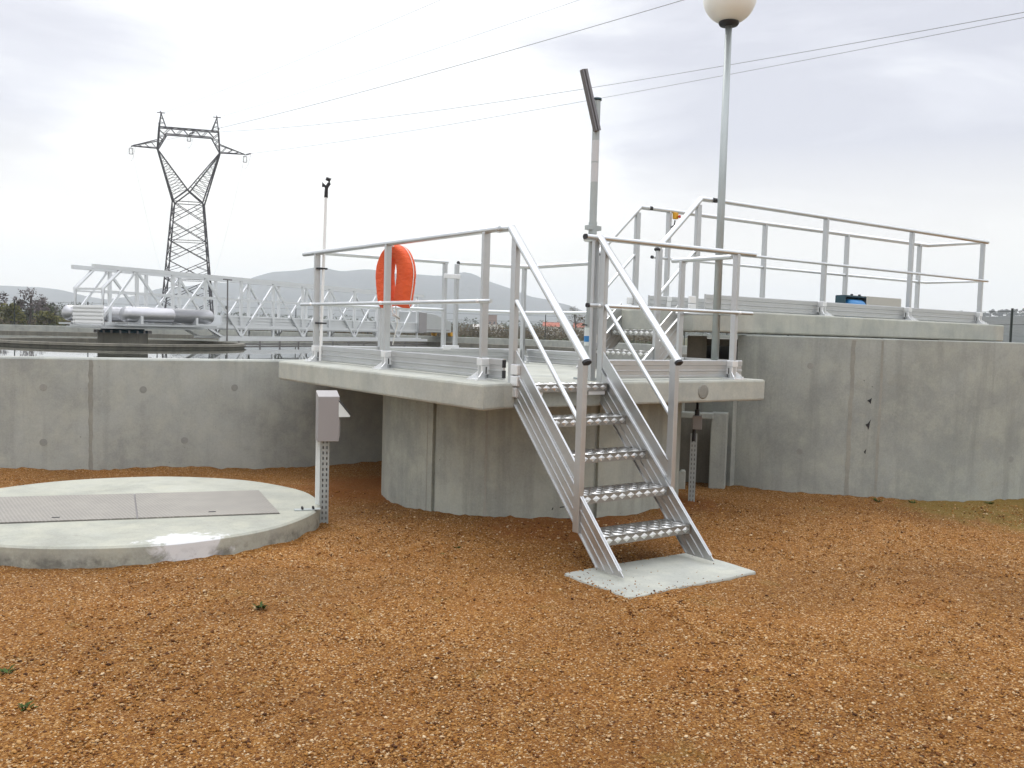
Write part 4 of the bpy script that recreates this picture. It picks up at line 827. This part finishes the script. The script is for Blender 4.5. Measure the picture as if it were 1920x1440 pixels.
for xo in (.012,):
    pp = []
    for i in range(1, len(path) - 1):
        a_ = path[i - 1]; b_ = path[i + 1]; d = (b_ - a_).normalized(); Rr = d.cross(LX).normalized(); c_ = LC; o2 = Rr if (path[i] - c_).dot(Rr) > 0 else -Rr
        pp.append(path[i] + o2 * (.0790 * (1 - .24 * max(0, path[i].z - LC.z - .06) / .165) + .0008) + LX * xo)
    f.sweep(pp, .0038, .0038, 8, up=(LX.x, LX.y, 0))
f.build('piping', 'white', lb)
f = MB()
pp = [p_ + V((0, 0, 0)) for p_ in []]
MB().sweep([(XL - .02, 6.985, zr), (cx_ - .02, 7.03, zr - .02), (cx_ + .02, 7.07, cz_ + .26)], .006, .006, 8).build('hanging_loop', 'cord', lb); f.sweep([(cx_ - .01, cy_ + .20, cz_ - .25), (cx_ - .04, cy_ + .12, cz_ - .32), (cx_ - .0, cy_ + .06, cz_ - .37), (cx_ - .03, cy_ + .14, cz_ - .34)], .006, .006, 8); f.build('rope', 'cord', lb); f = MB(); f.sweep([(cx_ - .0, cy_ + .14, cz_ - .25), (cx_ + .01, cy_ + .12, cz_ - .42), (cx_ + .01, cy_ + .20, cz_ - .60)], .005, .005, 8)
f.build('rope', 'cord', lb)
# emergency stop on the far post and the machine on the raised platform
es = thing('emergency_stop', 'small yellow switch with red knob high on a far raised rail post', 'switch', (7.12, 7.0, 2.74))
MB().box((7.14, 7.005, 2.785), (.05, .05, .07)).build('case', 'yellow', es, .008); MB().lathe((7.15, 6.975, 2.775), [(.001, .026), (.016, .025), (.018, .016), (.010, .012), (.010, 0)], 16, True, axis=(.2, -1, 0)).build('knob', 'red', es); MB().sweep([(7.13, 7.0, 2.735), (7.12, 7.0, 2.68), (7.09, 7.01, 2.66)], .008, .008, 8).build('cable', 'black', es)
mu = thing('drive_unit', 'blue motor beside a low stainless cover box on the raised platform', 'motor', (10.2, 6.62, ZU))
MB().box((10.42, 6.62, ZU + .145), (.76, .14, .29)).build('cover', 'stainless', mu, .006)
f = MB(); f.box((9.82, 6.68, ZU + .14), (.42, .03, .28)); f.box((9.615, 6.62, ZU + .14), (.02, .12, .28)); f.box((9.82, 6.62, ZU + .275), (.42, .13, .02)); f.build('frame', 'teal', mu)
f = MB(); f.lathe((9.68, 6.60, ZU + .12), [(.001, .0), (.09, .0), (.12, .04), (.12, .27), (.10, .31), (.001, .31)], 24, True, axis=(1, 0, 0)); f.build('motor', 'bluep', mu)
for x_ in (9.80, 9.96): MB().tube((x_, 6.60, ZU + .27), (x_, 6.60, ZU + .305), .016, 10).build('bolt', 'black', mu)

# ------------------------------------------------------------------ power line
T0 = V((49.45, 173.77)); AR = V((.9356, -.3531)); AF = V((.3531, .9356))
def Tp(u, v_, z): return V((T0.x + AR.x * u + AF.x * v_, T0.y + AR.y * u + AF.y * v_, z))
py = thing('pylon', 'dark steel lattice pylon with a cat-head top standing beyond the tank', 'pylon', (T0.x, T0.y, 0))
def lat(mb, a, b_, t): mb.bar(a, b_, t, t)
LW, BW = .20, .105
body = MB()
lev = [0.0, 5.2, 9.2, 12.8, 16.4, 20.0, 23.5]; hw = lambda z: 4.6 + (2.65 - 4.6) * z / 23.5
for k in range(len(lev) - 1):
    z0_, z1_ = lev[k], lev[k + 1]; a_, b_ = hw(z0_), hw(z1_)
    for su, sv in ((1, 1), (1, -1), (-1, 1), (-1, -1)): lat(body, Tp(a_ * su, a_ * sv * .8, z0_), Tp(b_ * su, b_ * sv * .8, z1_), LW)
    for (s1, s2) in (((1, 1), (-1, 1)), ((1, -1), (-1, -1)), ((1, 1), (1, -1)), ((-1, 1), (-1, -1))):
        A0, A1, B0, B1 = Tp(a_ * s1[0], a_ * s1[1] * .8, z0_), Tp(a_ * s2[0], a_ * s2[1] * .8, z0_), Tp(b_ * s1[0], b_ * s1[1] * .8, z1_), Tp(b_ * s2[0], b_ * s2[1] * .8, z1_)
        lat(body, A0, B1, BW * 1.15); lat(body, A1, B0, BW * 1.15)
        mid = (A0 + A1 + B0 + B1) / 4; lat(body, (A0 + B0) / 2, (A0 * .72 + B1 * .28), BW * .8); lat(body, (A1 + B1) / 2, (A1 * .72 + B0 * .28), BW * .8)
        lat(body, (A0 + B0) / 2, (B0 * .72 + A1 * .28), BW * .8); lat(body, (A1 + B1) / 2, (B1 * .72 + A0 * .28), BW * .8)
        if k % 2: lat(body, B0, B1, BW)
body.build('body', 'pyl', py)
head = MB(); ZW, ZK, ZBt, ZBb = 23.5, 33.0, 37.0, 35.8
for sv in (1, -1):
    dv0, dvk = 2.1 * sv, .65 * sv
    for su in (1, -1):
        ow, ok_, ob = Tp(2.65 * su, dv0, ZW), Tp(5.45 * su, dvk, ZK), Tp(5.2 * su, dvk, ZBt); ic = Tp(0, dv0 * .85, 25.7)
        lat(head, ow, ok_, LW); lat(head, ic, ok_, LW); lat(head, ok_, ob, LW); lat(head, ok_, Tp(3.9 * su, dvk, ZBb), LW * .9); lat(head, Tp(2.65 * -su, dv0, ZW), ic, LW)
        for q in np.linspace(.08, .9, 8):
            A, B_ = ow.lerp(ok_, q), ic.lerp(ok_, q); A2 = ow.lerp(ok_, min(1, q + .10)); lat(head, A, B_, BW * .7); lat(head, A2, B_, BW * .7)
        for q in (0.0, .3, .6): lat(head, ok_.lerp(ob, q), ok_.lerp(Tp(3.9 * su, dvk, ZBb), min(1, q + .3)), BW); lat(head, ok_.lerp(ob, q + .3), ok_.lerp(Tp(3.9 * su, dvk, ZBb), q + .3), BW)
    lat(head, Tp(-2.65, dv0, ZW), Tp(2.65, dv0, ZW), BW * 1.2)
    lat(head, Tp(-5.2, dvk, ZBt), Tp(5.2, dvk, ZBt), LW * .9); lat(head, Tp(-3.9, dvk, ZBb), Tp(3.9, dvk, ZBb), LW * .9)
    for k in range(8):
        u0, u1 = -4.4 + 1.1 * k, -4.4 + 1.1 * (k + 1); lat(head, Tp(u0, dvk, ZBt if k % 2 else ZBb), Tp(u1, dvk, ZBb if k % 2 else ZBt), BW)
for su in (1, -1):
    for q in (0, .25, .5, .75, 1.0):
        for (b0, b1) in (((2.65, ZW, 2.1), (5.45, ZK, .65)), ((0, 25.7, 1.8), (5.45, ZK, .65))):
            u = b0[0] + (b1[0] - b0[0]) * q; z = b0[1] + (b1[1] - b0[1]) * q; dd = b0[2] + (b1[2] - b0[2]) * q; lat(head, Tp(u * su, dd, z), Tp(u * su, -dd, z), BW * .8)
    for z in (34.5, 36, 37.6): lat(head, Tp(5.3 * su, .65, z), Tp(5.3 * su, -.65, z), BW)
for k in range(9): lat(head, Tp(-4.8 + 1.2 * k, .65, ZBt), Tp(-4.8 + 1.2 * k + (1.2 if k < 8 else 0), -.65, ZBt), BW)
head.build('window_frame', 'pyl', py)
for su in (1, -1):
    f = MB(); tip = Tp(10.0 * su, 0, 33.2)
    for sv in (1, -1):
        lat(f, Tp(5.5 * su, .65 * sv, 34.6), tip, BW * 1.3); lat(f, Tp(5.45 * su, .65 * sv, 33.2), tip, BW * 1.3)
        for q in (.25, .5, .75): lat(f, Tp(5.5 * su, .65 * sv, 34.6).lerp(tip, q), Tp(5.45 * su, .65 * sv, 33.2).lerp(tip, q - .2), BW * .8)
    f.build('cross_arm', 'pyl', py)
    f = MB(); pk = Tp(4.9 * su, 0, 39.6)
    for a_, b_ in ((5.2, .65), (5.2, -.65), (4.0, .65), (4.0, -.65)): lat(f, Tp(a_ * su, b_, ZBt), pk, BW * 1.2)
    for q in (.3, .6): lat(f, Tp(5.2 * su, .65, ZBt).lerp(pk, q), Tp(4.0 * su, -.65, ZBt).lerp(pk, q), BW * .7); lat(f, Tp(4.0 * su, .65, ZBt).lerp(pk, q), Tp(5.2 * su, -.65, ZBt).lerp(pk, q + .1), BW * .7)
    lat(f, Tp(4.9 * su, -1.1, 39.7), Tp(4.9 * su, .9, 39.7), .13); lat(f, Tp(4.2 * su, 0, 39.65), Tp(5.6 * su, 0, 39.65), .13); f.build('earth_peak', 'pyl', py)
WD = V((.0408, -.9994))
for u, zt in ((-10.0, 33.1), (0.0, 36.2), (10.0, 33.1)):
    f = MB(); 
    for du in (-.28, .28):
        for k in range(5): f.lathe(Tp(u + du, 0, zt - .35 - .22 * k), [(.05, .10), (.16, .04), (.16, 0), (.05, -.02)], 8)
    lat(f, Tp(u - .32, 0, zt - .3), Tp(u + .32, 0, zt - .3), .10); lat(f, Tp(u - .32, 0, zt - 1.35), Tp(u + .32, 0, zt - 1.35), .10); lat(f, Tp(u, 0, zt), Tp(u, 0, zt - .3), .08); f.build('insulator', 'ins', py)
    f = MB(); base = Tp(u, 0, zt)
    for k in range(10): q = base + V((WD.x, WD.y, -.03)) * (.6 + .22 * k); f.lathe(q, [(.04, -.06), (.13, -.02), (.13, .02), (.04, .06)], 8, True, axis=(WD.x, WD.y, -.03))
    f.tube(base, base + V((WD.x, WD.y, -.03)) * 3.0, .035, 6); f.build('tension_insulator', 'ins', py)
    f = MB(); a_ = base + V((WD.x, WD.y, 0)) * 3; b_ = base - V((WD.x, WD.y, 0)) * 3; f.sweep([a_.lerp(b_, t) + V((0, 0, -2.6 * 4 * t * (1 - t))) for t in np.linspace(0, 1, 14)], .022, .022, 6); f.build('jumper', 'cable', py)
def wire(label, p0, sds, r_, group='overhead conductors'):
    """quadratic through the measured (distance, height) points, carried past the frame"""
    s_, z_ = np.array([q[0] for q in sds]), np.array([q[1] for q in sds]); cf = np.polyfit(s_, z_, 2)
    if cf[0] < 0: cf = np.array([.00012, *np.polyfit(s_, z_ - .00012 * s_ ** 2, 1)])
    f = MB(); f.sweep([(p0.x + WD.x * q, p0.y + WD.y * q, float(np.polyval(cf, q))) for q in np.linspace(sds[0][0], 230, 60)], r_, r_, 6); tag(f.build('power_cable', 'cable'), label, 'cable', group)
wp = lambda off: T0 + AR * off
wire('lowest conductor, running from the right pylon arm to the right edge', wp(10), [(3.0, 33.0), (95.6, 25.9), (113.6, 25.1), (124.4, 24.7), (139.1, 23.6)], .020)
wire('conductor from the middle of the pylon window, crossing behind the lamp post', wp(0), [(3.0, 36.0), (16.9, 34.0), (105.4, 24.3), (124.5, 22.4), (133.5, 21.5), (147.0, 21.2)], .020)
wire('thickest looking conductor, leaving the top edge just left of the globe', wp(-10), [(3.0, 33.0), (20.6, 31.0), (46.0, 29.3), (73.9, 27.4), (104.5, 25.8), (133.1, 24.1)], .023)
wire('thin earth wire between the thickest conductor and the leftmost wire at the top', wp(4.9), [(0.0, 39.6), (40, 37.2), (81.3, 35.3), (101.4, 34.4)], .015, 'earth wires')
wire('thin earth wire, leftmost of those cut by the top edge', wp(-4.9), [(0.0, 39.6), (6.0, 38.9), (80.6, 35.8), (93.3, 35.2)], .015, 'earth wires')
for u, zt, nm in ((-10, 33.1, 'left'), (10, 33.1, 'right'), (0, 36.2, 'middle')):
    a_ = Tp(u, 0, zt); f = MB(); d_ = V((T0.x, T0.y)).normalized(); f.sweep([V((a_.x + d_.x * q, a_.y + d_.y * q, zt - .092 * q + .00016 * q * q)) for q in np.linspace(0, 330, 40)], .014, .014, 6)
    tag(f.build('power_cable', 'cable'), f'faint conductor dropping away beyond the {nm} insulator of the pylon', 'cable', 'far conductors')

# ------------------------------------------------------------------ fence beyond the tank
fn = thing('boundary_fence', 'thin dark wire fence on posts beyond the settling tank', 'fence', (20, 52, 0))
fpx = [(-3.1, 68.9), (.4, 66.3), (3.85, 63.75), (7.31, 61.23), (10.87, 58.67), (14.23, 56.26), (17.56, 53.87), (20.94, 51.44), (24.43, 48.94), (28.04, 46.34), (33.03, 42.76), (37.34, 39.67), (36.2, 34.5), (34.2, 29.8), (31.6, 24.2), (28.6, 18.0), (25.73, 12.31), (22.8, 6.0)]
for x_, y_ in fpx: MB().box((x_, y_, 1.25), (.045, .045, 2.5), (C0.x, C0.y, 0), (R0.x, R0.y, 0)).build('fence_post', 'fence', fn)
for z_ in (.4, .95, 1.5, 2.05, 2.42):
    f = MB(); f.sweep([(x_, y_, z_) for x_, y_ in fpx], .006, .006, 5); f.build('fence_wire', 'fence', fn)

# ------------------------------------------------------------------ vegetation
def quads_cloud(mb, cen, rad3, n, size, flat=0.0):
    for _ in range(n):
        while True:
            d = V((random.uniform(-1, 1), random.uniform(-1, 1), random.uniform(-1, 1)))
            if d.length < 1 and d.length > .25: break
        c = V(cen) + V((d.x * rad3[0], d.y * rad3[1], d.z * rad3[2])); a_ = V((random.gauss(0, 1), random.gauss(0, 1), random.gauss(0, 1))).normalized(); b_ = a_.orthogonal().normalized(); s = size * random.uniform(.6, 1.4)
        mb.add([c - a_ * s * .6, c + b_ * s * .35, c + a_ * s * .6, c - b_ * s * .35], [(0, 1, 2, 3)])
def tree(x, y, h, w_, mat, label, group, dens=1.0, leaf=.22, bare=False, z0=0.0):
    t = thing('tree', label, 'tree', (x, y, z0), group); tr = MB(); cr = MB()
    tr.sweep([(x, y, z0 - .3), (x + random.uniform(-.05, .05) * h, y, z0 + h * .35), (x + random.uniform(-.06, .06) * h, y, z0 + h * .85)], .028 * h, .028 * h, 7)
    nb = 11
    for k in range(nb):
        zz = z0 + h * random.uniform(.28, .82); a_ = random.uniform(0, 2 * PI); rr = w_ * random.uniform(.35, .95) * (1 - .5 * max(0, (zz - z0) / h - .5) * 2)
        e = V((x + math.cos(a_) * rr, y + math.sin(a_) * rr, zz + h * random.uniform(.08, .24))); st_ = V((x, y, zz)); tr.tube(st_, e, .010 * h, 5, .004 * h)
        cl = w_ * random.uniform(.24, .42); quads_cloud(cr, e, (cl, cl, cl * .8), int(46 * dens), leaf)
        if bare:
            for _ in range(4):
                e2 = e + V((random.gauss(0, .25), random.gauss(0, .25), random.uniform(.1, .4))) * w_ * .7; tr.tube(e, e2, .004 * h, 4, .0015 * h)
    quads_cloud(cr, (x, y, z0 + h * .86), (w_ * .35, w_ * .35, h * .14), int(60 * dens), leaf)
    tr.build('trunk', 'bark', t); cr.build('crown', mat, t); return t
def atp(px, dep, z=0.0):
    lat_ = (px - 960) / 1694.9 * dep; return C0.x * dep + R0.x * lat_, C0.y * dep + R0.y * lat_
# left group (px, depth, height, half width, kind, label)
LT = [(-12, 96, 4.6, 1.9, 'twig', 'bare purplish tree cut by the left picture edge behind the fence', True), (52, 100, 5.1, 1.9, 'twig', 'tallest bare tree of the left clump, its top above the near hills', True),
      (38, 104, 3.9, 1.3, 'leaf_d', 'thin dark green tree just right of the leftmost fence post', False), (20, 90, 2.9, 1.5, 'leaf_y', 'yellow-green bush behind the leftmost fence post', False), (80, 108, 4.3, 1.0, 'twig', 'slender sparse sapling right of the tallest bare tree', True),
      (70, 112, 3.3, 2.2, 'leaf_d', 'broad dark bush below the sparse sapling', False), (98, 118, 3.5, 2.0, 'twig', 'low brown bare tree next to the float tube end', True), (92, 92, 2.0, 1.7, 'leaf_y', 'low yellowish bush in front of the brown bare tree', False),
      (150, 150, 4.6, 4.0, 'leaf_d', 'dark spreading tree seen through the bridge end frame', False), (1075, 200, 7.6, 3.2, 'leaf_b', 'brown-green tree rising over the far red roofs', True), (1100, 150, 5.0, 2.6, 'leaf_b', 'bushy brown tree left of the davit foot', False)]
for px_, dp_, h_, w_, k_, lb_, br_ in LT:
    x_, y_ = atp(px_, dp_); tree(x_, y_, h_ * .88, w_, k_, lb_, 'trees beyond the fence', .7 if br_ else 1.3, .24 if br_ else .26, br_)
# trees along the right-hand ridge
RT = [(1712, 10), (1738, 13), (1757, 9), (1772, 12), (1784, 12), (1796, 12), (1824, 9), (1836, 10), (1850, 13), (1866, 13), (1880, 14), (1893, 13), (1912, 15), (1928, 14)]
for k, (px_, h_) in enumerate(RT):
    dp_ = 735; x_, y_ = atp(px_, dp_); zc = np.interp(px_, [1700, 1780, 1850, 1920], [20, 22, 24, 25]); h_ = h_ * .42
    tree(x_, y_, h_ * 1.45, h_ * .72, 'leaf_d', f'dark tree on the far skyline {["left of", "just right of", "well right of"][0 if px_ < 1735 else 1 if px_ < 1845 else 2]} the raised platform end rail', f'skyline trees {0 if px_ < 1735 else 1 if px_ < 1845 else 2}', 2.2, .7, z0=float(zc) - 3)
# hedge / scrub belts (uncountable)
hb = MB()
for px_ in np.arange(-60, 1250, 2.6):
    dp_ = 118 + random.uniform(-3, 3); x_, y_ = atp(px_, dp_); h_ = (2.3 if px_ > 700 else 1.7) * random.uniform(.75, 1.1); quads_cloud(hb, (x_, y_, h_ * .45), (.8, .8, h_ * .55), 110, .2)
tag(hb.build('hedge', 'leaf_b'), kind='stuff')
hb = MB()
for px_ in np.arange(-60, 1250, 4):
    dp_ = 88 + random.uniform(-4, 4); x_, y_ = atp(px_, dp_); quads_cloud(hb, (x_, y_, .35), (.9, .9, .5), 18, .26)
tag(hb.build('scrub', 'leaf_d'), kind='stuff')
wb = MB()
for px_ in np.arange(-80, 1720, 2.2):
    dp_ = 560 + random.uniform(-60, 60); x_, y_ = atp(px_, dp_); h_ = random.uniform(4, 9); quads_cloud(wb, (x_, y_, h_ * .45), (3.6, 3.6, h_ * .55), 20, 1.5)
tag(wb.build('woodland', 'leaf_d'), kind='stuff')
# weeds in the gravel
def weed(x, y, label, r_=.05):
    f = MB(); z_ = float(gz(np.array([x]), np.array([y]))[0])
    for k in range(16):
        a_ = random.uniform(0, 2 * PI); l_ = r_ * random.uniform(.5, 1.1); d = V((math.cos(a_), math.sin(a_), random.uniform(.25, .9))); s_ = V((-d.y, d.x, 0)).normalized() * l_ * .16; p_ = V((x + random.uniform(-.3, .3) * r_, y + random.uniform(-.3, .3) * r_, z_ - .003))
        f.add([p_, p_ + d * l_ * .55 + s_, p_ + d * l_ * (1) - V((0, 0, l_ * .2)), p_ + d * l_ * .55 - s_], [(0, 1, 2, 3)])
    tag(f.build('weed_tuft', 'weed'), label, 'weed', 'weeds in the gravel')
WX = ((1.675, 4.56), (3.32, 5.228), (3.123, 5.115), (.495, 3.834), (.474, 4.259))
weed(WX[0][0], WX[0][1], 'small green weed tuft alone in the open gravel in front of the round cover', .05); weed(WX[1][0], WX[1][1], 'tiny green weed tuft in the gravel left of the stair foot, nearer the drum', .035); weed(WX[2][0], WX[2][1], 'tiny dark weed tuft left of the stair foot, the nearer of two', .03)
weed(WX[3][0], WX[3][1], 'green weed tuft low at the left picture edge, the nearest one', .045); weed(WX[4][0], WX[4][1], 'small dark weed tuft cut by the left picture edge', .04)
for k, (x_, y_) in enumerate(((7.68, 4.78), (7.95, 4.60), (8.6, 4.22))): weed(x_, y_, ['weed tuft at the foot of the tall tank by its form joint', 'weed tuft at the foot of the tall tank, middle of three', 'weed tuft at the foot of the tall tank near the right edge'][k], .05)

# ------------------------------------------------------------------ distant houses
def house(px_, dp_, wd_, dpth, h_, rh_, wmat, rmat, label, flat=False):
    x_, y_ = atp(px_, dp_); t = thing('house', label, 'house', (x_, y_, 0), 'houses beyond the field'); X_ = V((R0.x, R0.y, 0)); Y_ = V((C0.x, C0.y, 0)); o = V((x_, y_, 0))
    wl_ = MB().box(o + V((0, 0, h_ / 2)), (wd_, dpth, h_), X_, Y_).build('wall', wmat, t)
    f = MB()
    if flat: f.box(o + V((0, 0, h_ + .15)), (wd_ + .3, dpth + .3, .3), X_, Y_)
    else: f.prism([(-dpth / 2 - .4, h_), (dpth / 2 + .4, h_), (0, h_ + rh_)], -wd_ / 2 - .3, wd_ / 2 + .3, Y_, (0, 0, 1), X_, o)
    rf = f.build('roof', rmat, t)
    if not flat: MB().box(o + X_ * (wd_ * .25) + V((0, 0, h_ + rh_ * .8)), (.6, .6, 1.4), X_, Y_).build('chimney', wmat, rf)
    nwin = max(2, int(wd_ / 3))
    for k in range(nwin): MB().box(o - Y_ * (dpth / 2 + .02) + X_ * (wd_ * ((k + .5) / nwin - .5)) + V((0, 0, h_ * .58)), (.9, .06, 1.2), X_, Y_).build('window', 'pane', t)
house(1030, 380, 6.5, 6, 3.6, 1.9, 'plaster', 'roof', 'small pale house with a red roof right of the stair handrail bend'); house(1086, 370, 5.6, 6, 3.5, 1.9, 'plaster', 'roof', 'small pale red roofed house just left of the davit foot')
house(922, 420, 9.5, 8, 3.7, .4, 'plaster', 'plaster', 'low white flat building seen between the railing posts', True); house(920, 470, 4.6, 5, 9.0, .4, 'brownwall', 'brownwall', 'narrow brown tower block above the white flat building', True)
house(893, 430, 4.0, 6, 2.8, 1.2, 'plaster', 'plaster', 'tiny white gabled house left of the white flat building')

# ------------------------------------------------------------------ haze
m = bpy.data.materials.new('haze_air'); m.use_nodes = True; nt = m.node_tree; nt.nodes.clear(); M['haze'] = m
pv = N(nt, 'ShaderNodeVolumePrincipled', inp={'Color': (.90, .945, 1.0, 1), 'Density': .00040, 'Anisotropy': .2}); oo = N(nt, 'ShaderNodeOutputMaterial'); L(nt, pv.outputs[0], oo.inputs['Volume'])
hzb = MB().box((400, 1700, 129), (7200, 6000, 262)); tag(hzb.build('haze', 'haze'), kind='stuff')
